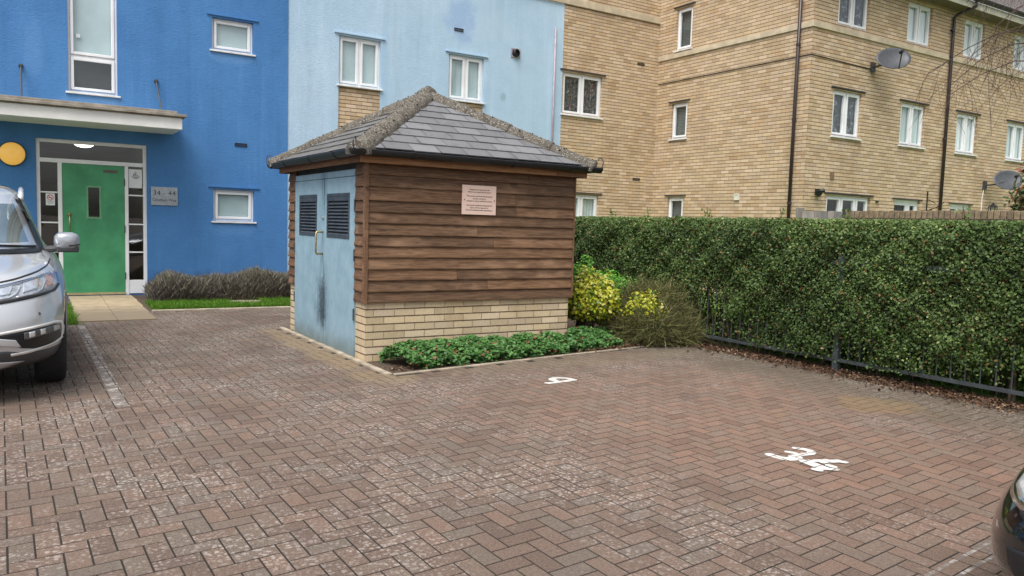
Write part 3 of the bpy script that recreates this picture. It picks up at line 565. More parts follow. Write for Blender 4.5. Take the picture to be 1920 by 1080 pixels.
for i, (a, b) in enumerate(midw): window(bb, Tf, a, b, *MZ, curtain=cur_m[i] or None, lintel='lead', glass='glass_mirror' if not cur_m[i] else 'glass')
window(bb, Tf, *G1, cols=(.36, .70), lintel='lead', glass='glass_mirror')
def back_door(b, lights):
    u0, u1 = b[:2]; m = MB(Tf); m.ring(u0, u1, 0.02, b[3], .05, .055, .11); f_ = m
    m.box(u0+.051, u1-.051, .07, .10, .07, b[3]-.33); m.box(u0+.051, u1-.051, .07, .10, b[3]-.12, b[3]-.051)
    xs = [u0+.051]+[x for l in lights for x in l]+[u1-.051]
    for a, c in zip(xs[::2], xs[1::2]): m.box(a, c, .07, .10, b[3]-.33, b[3]-.12)
    d = m.build('back_door', M['upvc'], bb)
    for a, c in lights: MB(Tf).quad((a, .085, b[3]-.33), (c, .085, b[3]-.33), (c, .085, b[3]-.12), (a, .085, b[3]-.12)).build('pane', M['glass'], d)
    MB(Tf).box(u0+.01, u1-.01, .13, .8, 0, b[3]-.02).build('room_recess', M['room'], d)
    MB(Tf).box(u0-.09, u1+.09, -.02, -.003, b[3]+.01, b[3]+.035).build('lintel', M['lead'], d)
back_door(G2, [(16.76, 17.2), (17.38, 17.56)]); back_door(G3, [(19.03, 19.35), (19.5, 19.82)])
window(bb, Tr, *E_, cols=(), inside='room_grey', lintel='lead'); window(bb, Tr, *F_, cols=(), inside='room_grey', lintel='lead'); window(bb, Tr, *G_, cols=(), inside='room_grey', lintel='lead')
EY = YF-.36
MB().box(XR-.2, 44, EY, YF-.002, 6.70, 6.72).build('soffit', plain('shade_brown_soffit', (.17, .13, .095), .8), bb); MB().box(XR-.2, 44, EY-.022, EY-.001, 6.69, 6.84).build('fascia', M['soffit'], bb)  # soffit coloured dark brown to stand for the shade under the eaves
rf = MB()
nrow = 16
for k in range(nrow):
    y0, z0 = EY-.07+k*.30, 6.90+k*.205; y1, z1 = y0+.33, z0+.2255
    for j in range(96): x0 = XR-.25+j*.32+(k % 2)*.16; rf.quad((x0+.003, y0, z0+.022), (x0+.317, y0, z0+.022), (x0+.317, y1, z1), (x0+.003, y1, z1)); rf.quad((x0+.003, y0, z0), (x0+.317, y0, z0), (x0+.317, y0, z0+.022), (x0+.003, y0, z0+.022))
t = NT("far_tiles"); r = t.attr(); t.base(t.mix(t.noise(t.co(), 5, 4), t.ramp(r, [(0, (.10, .09, .085)), (1, (.17, .15, .14))]), (.15, .13, .12)), .85); rf.build('roof', t.m, bb, normals=False)
def half_gutter(m, a, b, r, n=10, drop=0):
    a, b = Vector(a), Vector(b); d = (b-a).normalized(); s = d.cross(Vector((0, 0, 1))).normalized()
    prof = [(math.cos(math.pi*(1+i/n))*r, math.sin(math.pi*(1+i/n))*r) for i in range(n+1)]
    inn = [(x*.9, z*.9) for x, z in prof][::-1]; P = prof + [(r*.9, .006)] + inn + [(-r, .006)]
    k = len(P); vs = [tuple(q+s*x+Vector((0, 0, z))) for q in (a, b) for x, z in P]
    m.add(vs, [(i, (i+1) % k, k+(i+1) % k, k+i) for i in range(k)] + [tuple(range(k)), tuple(range(k, 2*k))][:2], .5)
g_ = MB(); half_gutter(g_, (XR-.25, EY-.085, 6.90), (44, EY-.085, 6.90), .075); g_.build('gutter', M['black'], bb)
def downpipe(pts, clips, dirv, par):
    m = MB(); m.tube(pts, .036, 10); p = m.build('downpipe', M['pipe'], par, smooth=True)
    for z in clips:
        q = MB(); x, y = pts[-1][0], pts[-1][1]; q.lathe([(.046, 0), (.046, .05), (.037, .05), (.037, 0)], 12, (0, 0, 1), (x, y, z)); q.box(x+dirv[0]*.03-.012, x+dirv[0]*.09+.012, y+dirv[1]*.03-.012, y+dirv[1]*.06+.012, z+.01, z+.04); q.build('pipe_clip', M['pipe'], p)
downpipe([(XR-.06, 10.64, 8), (XR-.06, 10.64, 0)], (2.0, 3.7, 5.2), (1, 0), bb)
downpipe([(18.62, EY-.085, 6.86), (18.62, EY-.085, 6.72), (18.50, YF-.09, 6.58), (18.44, YF-.06, 6.50), (18.42, YF-.06, 0)], (1.9, 3.7, 5.6, 6.2), (0, 1), bb)
MB(Tr).ring(12.02, 12.16, 2.10, 2.25, .03, -.03, .0).box(12.05, 12.13, -.02, -.002, 2.13, 2.22).build('flue_outlet', plain("cream_plate", (.62, .60, .50), .6), bb)
MB(Tf).box(15.94, 16.03, -.03, 0, 2.14, 2.17).build('air_vent', M['black'], bb); MB(Tf).box(14.30, 14.42, -.02, 0, 2.55, 2.70).build('air_vent', plain("terracotta_vent", (.20, .12, .07), .9), bb)

# things fixed to the brick block
def dish(cx, z, wallx, label, cable):
    t_ = thing('satellite_dish', label, 'satellite dish', (wallx, YF, z-.15), 0, 'satellite dishes on the brick block')
    n = Vector((-.42, -.80, .46)).normalized(); a = Vector((1, 0, 0)); a = (a-n*a.dot(n)).normalized(); b = n.cross(a); c = Vector((cx, YF-.42, z)); m = MB(); vs = [tuple(c-n*.07)]; fs = []
    for i in range(1, 7):
        for j in range(32):
            th = 2*math.pi*j/32; q = i/6; vs.append(tuple(c + a*math.cos(th)*.40*q + b*math.sin(th)*.27*q - n*.07*(1-q*q)))
    for j in range(32): fs.append((0, 1+j, 1+(j+1) % 32))
    for i in range(5):
        for j in range(32): fs.append((1+i*32+j, 1+(i+1)*32+j, 1+(i+1)*32+(j+1) % 32, 1+i*32+(j+1) % 32))
    o = m.add(vs, fs, .5).build('reflector', M['dish'], t_, smooth=True); sd = o.modifiers.new("thick", 'SOLIDIFY'); sd.thickness = .012
    low = c - b*.27 if b.z > 0 else c + b*.27
    tip = c + n*.34 - Vector((0, 0, .08))
    m = MB(); m.tube([tuple(low), tuple(tip)], .013, 8); m.build('feed_arm', M['lead'], t_); MB().lathe([(.03, -.04), (.036, .03), (.036, .06), (0, .065)], 12, tuple((c-tip).normalized()), tuple(tip)).build('receiver', M['black'], t_)
    m = MB(); m.tube([tuple(c-n*.08), (wallx, YF-.3, z-.12), (wallx, YF-.05, z-.14)], .02, 8); m.box(wallx-.06, wallx+.06, YF-.05, YF-.002, z-.24, z-.04); m.build('wall_bracket', M['lead'], t_)
    MB().tube(cable, .009, 6).build('cable', M['black'] if 'upper' in label or 'high' in label else M['upvc'], t_)
dish(15.60, 5.14, 15.50, 'grey satellite dish high on the brick front, just under the stone course', [(15.48, YF-.03, 4.96), (15.3, YF-.01, 4.96), (XR-.01, YF-.01, 5.0), (XR-.01, YF, 5.0), (XR-.01, 14.8, 4.99)])
dish(20.72, 2.88, 20.42, 'grey satellite dish low on the brick front, half behind the red-leaved shrub', [(20.40, YF-.03, 2.75), (20.36, YF-.012, 2.4), (20.36, YF-.012, 1.0)])
sl_ = thing('security_light', 'black twin-head security lamp on the brick corner above the hedge', 'lamp', (13.87, YF, 2.27))
m = MB(); m.lathe([(.035, 0), (.055, .05), (.065, .11), (0, .11)], 14, (-.7, -.6, -.35), (13.87, YF-.07, 2.27)); m.lathe([(.03, 0), (.045, .05), (.05, .09), (0, .09)], 14, (.8, -.5, .25), (13.91, YF-.07, 2.28)); m.build('lamp_head', M['black'], sl_)
MB(Tf).box(13.84, 13.94, -.06, -.002, 2.21, 2.33).build('base', M['black'], sl_)
hbk = thing('basket_bracket', 'black scrolled iron hanging basket bracket left of the downpipe', 'bracket', (18.0, YF, 2.2))
m = MB(Tf); m.box(17.93, 17.955, -.02, -.001, 1.75, 2.47); m.tube([(17.94, -.02, 2.02), (17.94, -.25, 2.10), (17.94, -.42, 2.22)], .01, 6); m.tube([(18.0+.07*math.cos(a*.5), -.03-.02*a, 2.0+.07*math.sin(a*.5)) for a in range(12)], .009, 6); m.tube([(17.97, -.02, 2.28), (18.1, -.12, 2.2)], .009, 6); m.build('scroll_iron', M['black'], hbk)
ln = thing('wall_lantern', 'black carriage lantern on the brick front below the low satellite dish', 'lamp', (20.62, YF, 2.1))
m = MB(); m.lathe([(.02, .33), (.03, .30), (.11, .23), (.115, .215), (0, .215)], 6, (0, 0, 1), (20.62, YF-.16, 1.98)); m.lathe([(.0, -.02), (.06, -.01), (.065, .01), (0, .01)], 6, (0, 0, 1), (20.62, YF-.16, 1.98))
for k in range(6): a = k*math.pi/3; m.tube([(20.62+.063*math.cos(a), YF-.16+.063*math.sin(a), 1.985), (20.62+.1*math.cos(a), YF-.16+.1*math.sin(a), 2.20)], .008, 5)
m.tube([(20.62, YF, 2.0), (20.62, YF-.1, 1.93), (20.62, YF-.16, 1.97)], .012, 6); m.build('cage', M['black'], ln); MB().lathe([(.05, 0), (.085, .2)], 6, (0, 0, 1), (20.62, YF-.16, 1.995)).build('glass_body', M['glass'], ln)

# ================================================================== GARDEN WALL, TIMBER FENCE
gw = thing('garden_wall', 'weathered brick garden wall with a brick-on-edge top behind the hedge', 'wall', (10, 3, 0))
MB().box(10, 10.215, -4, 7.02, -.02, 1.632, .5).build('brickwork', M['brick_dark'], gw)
m = MB()
for k in range(int((7.02+4)/.075)): y = -4+k*.075; m.box(9.985, 10.23, y+.005, y+.07, 1.64, 1.745+random.uniform(-.004, .006))
t = NT("coping_brick"); t.base(t.mix(1.0, t.ramp(t.attr(), [(0, (.17, .135, .085)), (.5, (.25, .19, .115)), (1, (.21, .15, .10))]), t.ramp(t.noise(t.co(), 20, 4), [(.3, (.6, .6, .6)), (.7, (1.2, 1.2, 1.2))]), 'MULTIPLY'), .95); m.build('coping', t.m, gw, bevel=.006)
MB().box(9.995, 10.22, -4, 7.02, 1.6325, 1.6395, .5).build('mortar_bed', M['conc'], gw)
tf = thing('timber_fence', 'short grey weathered timber board fence beside the garden wall', 'fence', (10.05, 7.3, 0))
m = MB()
for k in range(6): y = 7.04+k*.112; m.box(10.02+(k % 2)*.012, 10.045+(k % 2)*.012, y, y+.108, 0, 1.735+random.uniform(0, .01))
m.build('boards', wood_mat("grey_timber", (.17, .16, .145), (.27, .255, .23), (14, 14, 1)), tf); MB().box(10.0, 10.09, 7.712, 7.80, 0, 1.79).build('post', M['soffit'] if False else wood_mat("grey_post", (.15, .14, .125), (.24, .225, .2), (14, 14, 1)), tf)

# ================================================================== BIN STORE
X0, X1, Y0, Y1 = 2.845, 5.305, 7.195, 9.735; ZB = .60; ZT = 1.98
bs = thing('bin_store', 'timber clad bin store on a brick base with blue doors and a slate roof', 'shed', ((X0+X1)/2, (Y0+Y1)/2, 0))
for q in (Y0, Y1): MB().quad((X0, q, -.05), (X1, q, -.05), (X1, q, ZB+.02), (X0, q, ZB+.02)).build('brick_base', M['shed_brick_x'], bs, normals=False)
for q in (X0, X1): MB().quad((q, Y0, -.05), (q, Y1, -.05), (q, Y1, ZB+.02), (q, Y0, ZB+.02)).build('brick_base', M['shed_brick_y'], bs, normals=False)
MB().box(X0+.01, X1-.01, Y0+.01, Y1-.01, ZB, 2.02).build('inner_wall', M['room'], bs)
M['clad_x'] = wood_mat("brown_stained_boards_front", (.076, .042, .024), (.185, .108, .060), (1, 14, 14), .40)
M['clad_y'] = wood_mat("brown_stained_boards_side", (.078, .042, .025), (.18, .104, .06), (14, 1, 14), .35)
ZL = [.598, .708, .822, .932, 1.048, 1.160, 1.272, 1.388, 1.496, 1.608, 1.744, 1.858, 1.985]
def boards(T, u0, u1, name, mat, splits=0):
    m = MB(T)
    for a, b in zip(ZL, ZL[1:]):
        us = [u0, u1]
        if splits and random.random() < .6: us.insert(1, random.uniform(u0+.5, u1-.5))
        for p, q in zip(us, us[1:]):
            q_ = q-.003 if q != u1 else q; n = 14; vs = []
            for i in range(n+1):
                u = p+(q_-p)*i/n; wv = random.gauss(0, .0012)
                vs += [(u, 0, a-.006), (u, .030, a-.006+wv), (u, .031, a+.004+wv), (u, .012, b-.004), (u, 0, b-.004)]
            fs = [(i*5+k, i*5+(k+1) % 5, (i+1)*5+(k+1) % 5, (i+1)*5+k) for i in range(n) for k in range(5)] + [(4, 3, 2, 1, 0), tuple(n*5+k for k in range(5))]
            m.add(vs, fs)
    return m.build(name, mat, bs)
boards(lambda u, d, z: (u, Y0-d, z), X0-.0, X1+.018, 'cladding', M['clad_x'], 1)
boards(lambda u, d, z: (X0-d, u, z), Y0+.0, 7.463, 'cladding', M['clad_y']); boards(lambda u, d, z: (X0-d, u, z), 9.487, Y1+.018, 'cladding', M['clad_y'])
boards(lambda u, d, z: (X1+d, u, z), Y0, Y1, 'cladding', M['clad_y']); boards(lambda u, d, z: (u, Y1+d, z), X0, X1, 'cladding', M['clad_x'])
MB().box(X0-.042, X0-.001, Y0-.042, Y0-.0315, ZB-.012, 1.98, .75).box(X0-.042, X0-.0315, Y0-.0315, Y0+.006, ZB-.012, 1.98, .6).build('corner_trim', M['clad_y'], bs, bevel=.003)
MB().box(X1+.020, X1+.036, Y0-.036, Y0+.03, ZB-.012, 1.96, .8).build('corner_trim', M['clad_y'], bs, bevel=.003)
# blue double doors
t = NT("blue_door_paint"); co = t.co(); X, Y, Z = t.sep(co)[:3]; nz = t.noise(co, 5, 6, .7); st = t.noise(co, 9, 6, .8, (3.4, 3.4, .22)); fl = t.noise(co, 34, 6, .85, (1, 1, .5))
c = t.mix(t.sstep(nz, .3, .7), (.21, .33, .405), (.285, .41, .485)); c = t.mix(t.math('MULTIPLY', t.sstep(st, .5, .75), .35), c, (.13, .235, .31))
dyy = t.math('ABSOLUTE', t.math('ADD', t.math('SUBTRACT', Y, 8.44), t.math('MULTIPLY', t.math('SUBTRACT', nz, .5), .25)))
run = t.math('MULTIPLY', t.sstep(dyy, .34, .0), t.math('MULTIPLY', t.sstep(Z, .02, .35), t.sstep(Z, 1.15, .45)))
c = t.mix(t.math('MULTIPLY', run, t.math('MULTIPLY', t.sstep(t.math('ADD', st, t.math('MULTIPLY', run, .22)), .52, .64), .85)), c, (.035, .06, .085))
c = t.mix(t.math('MULTIPLY', t.sstep(t.math('ADD', fl, t.math('MULTIPLY', run, .20)), .66, .71), .9), c, (.04, .055, .065))
top = t.math('MULTIPLY', t.sstep(t.math('ABSOLUTE', t.math('SUBTRACT', Y, 8.42)), .16, .02), t.sstep(Z, 1.3, 1.75)); c = t.mix(t.math('MULTIPLY', top, t.math('MULTIPLY', t.sstep(st, .35, .6), .6)), c, (.06, .11, .145))
c = t.mix(t.math('MULTIPLY', t.sstep(t.math('ADD', Z, t.math('MULTIPLY', nz, .12)), .32, .04), .75), c, (.115, .13, .11))
t.base(c, .55, spec=.35); t.bump(t.math('ADD', nz, fl), .2, .004); M['bluedoor'] = t.m
M['louvre'] = plain("slate_louvre", (.055, .068, .085), .5, .1, var=.2)
Td = lambda u, d, z: (X0-.016-d, u, z)           # d counts outwards from the store
LV = [(7.615, 8.300), (8.655, 9.297)]; LZ = (1.213, 1.676)
MB(Td).box(7.463, 9.487, -.03, .004, 1.848, 1.915, .5).build('door_head', M['bluedoor'], bs, bevel=.003)
for (a, b), (lu0, lu1) in zip(((7.466, 8.462), (8.468, 9.484)), LV):
    m = MB(Td)
    for p, q, r, s in ((a, lu0, .018, 1.842), (lu1, b, .018, 1.842), (lu0, lu1, .018, LZ[0]), (lu0, lu1, LZ[1], 1.842)): m.box(p, q, -.03, .008, r, s, .5)
    leaf = m.build('door_leaf', M['bluedoor'], bs)
    m = MB(Td); m.ring(lu0-.004, lu1+.004, LZ[0]-.004, LZ[1]+.004, .03, -.02, .014); m.box(lu0+.027, lu1-.027, -.028, -.022, LZ[0]+.02, LZ[1]-.02); m.box(lu0+.027, lu1-.027, -.02, .010, LZ[1]-.075, LZ[1]-.027)
    h = (LZ[1]-.075-LZ[0]-.03)/10
    for k in range(10):
        z = LZ[0]+.03+k*h; m.add([(lu0+.027, .012, z), (lu1-.027, .012, z), (lu1-.027, -.02, z+h*.95), (lu0+.027, -.02, z+h*.95), (lu0+.027, .009, z-.004), (lu1-.027, .009, z-.004)], [(0, 1, 2, 3), (0, 1, 5, 4)])
    m.build('louvre', M['louvre'], leaf)
    if a < 8:
        q = MB(Td); q.tube([(8.415, .006, 1.262), (8.415, .085, 1.262), (8.415, .095, 1.25), (8.415, .095, 1.035), (8.415, .085, 1.02), (8.415, .006, 1.02)], .011, 10); q.build('pull_handle', M['brass'], leaf, smooth=True)
        q = MB(Td); q.lathe([(.022, 0), (.022, .012), (.01, .02), (0, .02)], 12, (0, 1, 0), (8.42, .009, 1.418)); q.build('lock', M['steel'], leaf)
        MB(Td).box(8.400, 8.478, .0085, .014, .02, 1.840, .5).build('meeting_strip', M['bluedoor'], leaf, bevel=.002)
    e = 7.462 if a < 8 else 9.488
    for z in (.45, 1.05, 1.55): MB(Td).tube([(e, .012, z-.06), (e, .012, z+.06)], .009, 8).build('hinge', M['lead'], leaf)
MB(Td).box(7.45, 9.5, -.04, .055, -.03, .013, .5).build('threshold', M['conc'], bs)
# fascia, soffit, gutter
OV = .12; fx0, fx1, fy0, fy1 = X0-OV, X1+OV, Y0-OV, Y1+OV
M['fascia_x'] = wood_mat("orange_brown_fascia_front", (.17, .085, .04), (.30, .165, .08), (1, 14, 14), .15); M['fascia_y'] = wood_mat("orange_brown_fascia_side", (.12, .058, .027), (.21, .11, .055), (14, 1, 14), .15)
for bx in ((fx0, fx1-.42, fy0, fy0+.02, .6), (fx1-.415, fx1, fy0, fy0+.02, .05), (fx0, fx1, fy1-.02, fy1, .4)): MB().box(*bx[:4], 1.955, 2.06, bx[4]).build('fascia', M['fascia_x'], bs, bevel=.003)
for bx in ((fx0, fx0+.02, fy0+.021, fy0+.30, .1), (fx0, fx0+.02, fy0+.303, fy1-.021, .6), (fx1-.02, fx1, fy0+.021, fy1-.021, .4)): MB().box(*bx[:4], 1.957, 2.06, bx[4]).build('fascia', M['fascia_y'], bs, bevel=.003)
MB().box(fx0+.02, fx1-.02, fy0+.02, fy1-.02, 1.9865, 2.0).build('soffit', M['clad_y'], bs)
gr = .055; gz = 2.068; gx0, gx1, gy0, gy1 = fx0-gr-.006, fx1+gr+.006, fy0-gr-.006, fy1+gr+.006
gm = MB(); half_gutter(gm, (gx0-gr, gy0, gz), (gx1+gr+.02, gy0, gz), gr); half_gutter(gm, (gx0, gy1+gr+.02, gz), (gx0, gy0+.0, gz-.0015), gr-.001); half_gutter(gm, (gx1, gy0, gz-.001), (gx1, gy1, gz-.001), gr-.001); half_gutter(gm, (gx1, gy1, gz-.002), (gx0, gy1, gz-.002), gr-.002)
gut = gm.build('gutter', M['black'], bs)
for (x, y, ax) in ((3.25, gy0, 0), (4.4, gy0, 0), (5.15, gy0, 0), (gx0, 7.55, 1), (gx0, 8.35, 1), (gx0, 9.3, 1)):
    q = MB(); d = Vector((1, 0, 0)) if ax == 0 else Vector((0, -1, 0)); c0 = Vector((x, y, gz)); half_gutter(q, c0-d*.018, c0+d*.018, gr+.007); q.build('gutter_bracket', M['black'], gut)
for c0 in ((gx0, gy0),):
    q = MB(); q.lathe([(0, -gr-.008), (gr*.6, -gr*.85), (gr+.008, -.01), (gr+.01, .008), (gr-.003, .008), (gr-.01, -.01), (0, -gr+.01)], 20, (0, 0, 1), (c0[0], c0[1], gz)); q.build('gutter_corner', M['black'], gut, smooth=True)
# slate roof
AP = Vector(((X0+X1)/2, (Y0+Y1)/2, 2.905)); ez = 2.085; eo = .165
EC = [Vector((X0-eo, Y0-eo, ez)), Vector((X1+eo, Y0-eo, ez)), Vector((X1+eo, Y1+eo, ez)), Vector((X0-eo, Y1+eo, ez))]
t = NT("grey_slate"); co = t.co(); r = t.attr(); st = t.noise(co, 6, 5, .7)
c = t.ramp(r, [(0, (.128, .129, .136)), (.5, (.155, .156, .164)), (1, (.182, .183, .192))]); c = t.mix(t.math('MULTIPLY', t.sstep(st, .5, .68), .55), c, (.085, .082, .08)); c = t.mix(t.math('MULTIPLY', t.sstep(t.noise(co, 18, 5, .75), .60, .70), .45), c, (.26, .255, .25))
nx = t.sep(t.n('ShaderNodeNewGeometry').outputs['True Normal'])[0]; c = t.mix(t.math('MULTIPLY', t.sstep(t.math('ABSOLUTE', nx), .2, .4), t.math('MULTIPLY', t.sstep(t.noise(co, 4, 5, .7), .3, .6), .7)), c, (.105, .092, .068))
t.base(c, .55, spec=.45); t.bump(t.noise(co, 60, 4), .3, .004); M['slate'] = t.m
sm = MB()
for i in range(4):
    A, B = EC[i], EC[(i+1) % 4]; mid_ = (A+B)/2; sd = (B-A).normalized(); L = (B-A).length; uv = (AP-mid_); hgt = uv.length; uv = uv.normalized(); nn = sd.cross(uv).normalized()
    nr = 9; rh = hgt/nr
    for k in range(nr):
        t0, t1 = k*rh-.0, min((k+1)*rh+.035, hgt-.01); h0 = L/2*(1-max(t0, 0)/hgt); h1 = L/2*(1-t1/hgt); wt = .30; off = -(k % 2)*wt/2 - .03
        s = -L/2 - wt + off % wt
        while s < L/2:
            a, b = s+.0035, s+wt-.0035; s += wt
            a0, b0 = max(a, -h0), min(b, h0); a1, b1 = max(a, -h1), min(b, h1)
            if b0-a0 < .01: continue
            if b1 < a1: a1 = b1 = max(-h1, min(h1, (a0+b0)/2))
            lift = .016+random.uniform(-.001, .0025); P = lambda ss, tt, hh: tuple(mid_+sd*ss+uv*tt+nn*hh)
            sm.add([P(a0, t0, lift), P(b0, t0, lift), P(b1, t1, .003), P(a1, t1, .003), P(a0, t0, lift-.011), P(b0, t0, lift-.011)], [(0, 1, 2, 3), (4, 5, 1, 0)])
roof = sm.build('slate_roof', M['slate'], bs, normals=False)
m = MB(); m.add([tuple(p-Vector((0, 0, .012))) for p in EC]+[tuple(AP-Vector((0, 0, .015)))], [(0, 1, 4), (1, 2, 4), (2, 3, 4), (3, 0, 4), (3, 2, 1, 0)]); m.build('roof_deck', M['lead'], roof)
t = NT("lichen_concrete"); co = t.co(); nz = t.noise(co, 10, 5, .7)
c = t.mix(t.sstep(nz, .3, .7), (.075, .067, .056), (.135, .12, .098)); vo = t.n("ShaderNodeTexVoronoi", {"Vector": co, "Scale": 66.0}); sp = t.sstep(vo.outputs["Distance"], t.math('MULTIPLY', t.sep(vo.outputs["Color"])[0], .55), t.math('MULTIPLY', t.sep(vo.outputs["Color"])[0], .38))
c = t.mix(t.math('MULTIPLY', sp, .8), c, (.42, .40, .365)); vo2 = t.n("ShaderNodeTexVoronoi", {"Vector": co, "Scale": 27.0}); c = t.mix(t.sstep(vo2.outputs["Distance"], .2, .12), c, (.025, .024, .02))
t.base(c, .95, spec=.15); t.bump(t.math('ADD', nz, t.math('MULTIPLY', sp, .5)), .8, .012); M['lichen'] = t.m
M['moss'] = plain("dark_moss", (.022, .022, .016), .95, var=.5, scale=40)
def blob(m, c, r, n=6):
    vs = []
    for i in range(n+1):
        ph = math.pi*i/n
        for j in range(8): th = 2*math.pi*j/8; k = r*random.uniform(.75, 1.2); vs.append((c[0]+k*math.sin(ph)*math.cos(th), c[1]+k*math.sin(ph)*math.sin(th), c[2]+k*.8*math.cos(ph)))
    m.add(vs, [(i*8+j, i*8+(j+1) % 8, (i+1)*8+(j+1) % 8, (i+1)*8+j) for i in range(n) for j in range(8)])
for i in range(4):
    A = EC[i]; d = AP-A; ln_ = d.length; d = d.normalized(); sd = d.cross(Vector((0, 0, 1))).normalized(); up_ = sd.cross(d); A = A - d*.02
    m = MB(); nseg = 4; segl = ln_/nseg; rr = .124
    for k in range(nseg):
        K = 14; n = 16; vs = []
        for q in range(K+1):
            f = q/K; pos = A + d*(k*segl + f*(segl+.03)) - up_*.055; r0 = rr*(1.04-.10*f)
            for j in range(n+1):
                th = math.pi*(-.02+1.04*j/n); jit = r0*(1+random.uniform(-.018, .022)); vs.append(tuple(pos + sd*math.cos(th)*jit + up_*math.sin(th)*jit*.98))
        fs = [(q*(n+1)+j, q*(n+1)+j+1, (q+1)*(n+1)+j+1, (q+1)*(n+1)+j) for q in range(K) for j in range(n)] + [tuple(range(n+1))]
        m.add(vs, fs)
    hip = m.build('hip_tiles', M['lichen'], roof, smooth=True)
    m = MB()
    for k in range(70):
        th = math.pi*random.uniform(.1, .9); p = A + d*random.uniform(.0, ln_) - up_*.055 + (sd*math.cos(th)+up_*math.sin(th))*rr*.99; blob(m, p, random.choice((.005, .006, .008, .012)), 4)
    kind(m.build('moss', M['moss'], hip, smooth=True), 'stuff')
    m = MB(); q0 = A - up_*.05 + d*.06; out = -Vector((d.x, d.y, 0)).normalized()
    hook = [q0, A-up_*.05+out*.05, A+out*.085+Vector((0, 0, .0)), A+out*.095+Vector((0, 0, .06)), A+out*.075+Vector((0, 0, .10)), A+out*.045+Vector((0, 0, .10)), A+out*.035+Vector((0, 0, .075))]
    m.tube([tuple(x) for x in hook], .0065, 6); m.build('hip_iron', M['lead'], hip)
m = MB(); blob(m, AP+Vector((0, 0, -.01)), .12, 8); m.build('ridge_cap', M['lichen'], roof, smooth=True)
# notice on the store
nb = thing('notice_board', 'square pale pink printed notice on the timber front of the bin store', 'sign', (4.068, Y0-.03, 1.65))
t = NT("pale_pink_board"); Z = t.sep(t.co())[2]; t.base(t.mix(t.noise(t.co(), 6, 3), (.70, .50, .42), (.76, .58, .49)), .5); M['pink'] = t.m
MB().box(3.865, 4.273, Y0-.052, Y0-.034, 1.497, 1.803).build('board', M['pink'], nb, bevel=.003)
lines = [("Please do not leave any bulk", 1.757), ("items in or around the bin store.", 1.733), ("This causes an environmental hazard", 1.690), ("and the removal is", 1.664), ("charged to every resident's account.", 1.640), ("Any person witnessed dumping bulk", 1.595), ("items, will be reported to", 1.570), ("the environmental health department.", 1.545)]
for s, z in lines: to_mesh_text('lettering', s, .0205, M['ink'], nb, face_wall(4.069, Y0-.0532, z), space=1.02)
for x in (3.888, 4.25): MB().lathe([(.006, 0), (.006, .004), (0, .005)], 8, (0, -1, 0), (x, Y0-.052, 1.65)).build('screw', M['lead'], nb)

# ================================================================== FENCE AND HEDGE
FX = 7.03
fn = thing('metal_fence', 'grey metal railing with square posts half buried in the hedge', 'fence', (FX, 6, 0))
M['galv'] = plain("grey_galvanised_paint", (.055, .065, .072), .5, .2, var=.15, scale=12)
PY = [.78, 2.83, 4.88, 6.93, 8.98, 11.03, 13.08]
for y in PY: MB().box(FX-.035, FX+.025, y-.03, y+.03, -.02, 1.22).build('post', M['galv'], fn, bevel=.004)
for a, b in zip(PY, PY[1:]):
    m = MB(); m.box(FX-.018, FX+.018, a+.031, b-.031, .108, .14); m.box(FX-.02, FX+.02, a+.031, b-.031, 1.10, 1.14); k = 16
    for j in range(1, k): y = a+(b-a)*j/k; m.tube([(FX, y, .141), (FX, y, 1.099)], .0065, 6)
    m.build('railing_panel', M['galv'], fn)
hd = thing('hedge', 'long clipped dark green hedge growing through the metal railing', 'hedge', (7.6, 6.5, 0))
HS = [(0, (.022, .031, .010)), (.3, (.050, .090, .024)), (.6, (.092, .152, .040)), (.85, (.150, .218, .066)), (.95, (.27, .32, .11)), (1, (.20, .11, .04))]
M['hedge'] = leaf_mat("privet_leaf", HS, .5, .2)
def hedge_noise(a, b): return .5*np.sin(a*2.1+1.3*np.sin(b*1.7))+.3*np.sin(a*5.3+b*3.1)+.2*np.sin(a*11.7-b*7.7)
# front face
def face_front(n, z0, z1, dep):
    y = RNG.uniform(.6, 13.9, n); z = z0+(z1-z0)*RNG.beta(1.15, 1.0, n); keep = RNG.random(n) < np.clip(.52+1.0*(z-.10)+.40*hedge_noise(y*1.6, z*3)-.75*np.exp(-((y-6.5)/.75)**2-((z-.55)/.42)**2)-.5*np.exp(-((y-3.6)/.7)**2-((z-.2)/.35)**2)-.6*np.exp(-((y-9.6)/.6)**2-((z-.95)/.25)**2), .04, 1); y, z = y[keep], z[keep]
    x = 6.985 + .06*hedge_noise(y, z*2.2) + .05*hedge_noise(y*3.3, z*6.1) - .07*np.sin(np.clip(z/1.6, 0, 1)*3.1)*np.clip(z/.5, 0, 1) + np.abs(RNG.normal(0, dep, len(y))) + np.clip(z-1.42, 0, 1)**1.2*1.2; return np.stack([x, y, z], 1)
P1 = face_front(330000, .10, 1.56, .13)
n = 80000; y = RNG.uniform(.6, 13.9, n); x = RNG.uniform(7.08, 8.25, n); z = 1.535 + .04*hedge_noise(y*1.4, x*2.5) + .02*hedge_noise(y*5, x*6) - np.abs(RNG.normal(0, .045, n)); P2 = np.stack([x, y, z], 1)
n = 22000; P3 = np.stack([8.2+RNG.normal(0, .06, n), RNG.uniform(.6, 13.9, n), RNG.uniform(.05, 1.55, n)], 1)
n = 30000; P4 = np.stack([RNG.uniform(7.15, 8.1, n), RNG.uniform(.6, 13.9, n), RNG.uniform(.75, 1.5, n)], 1)
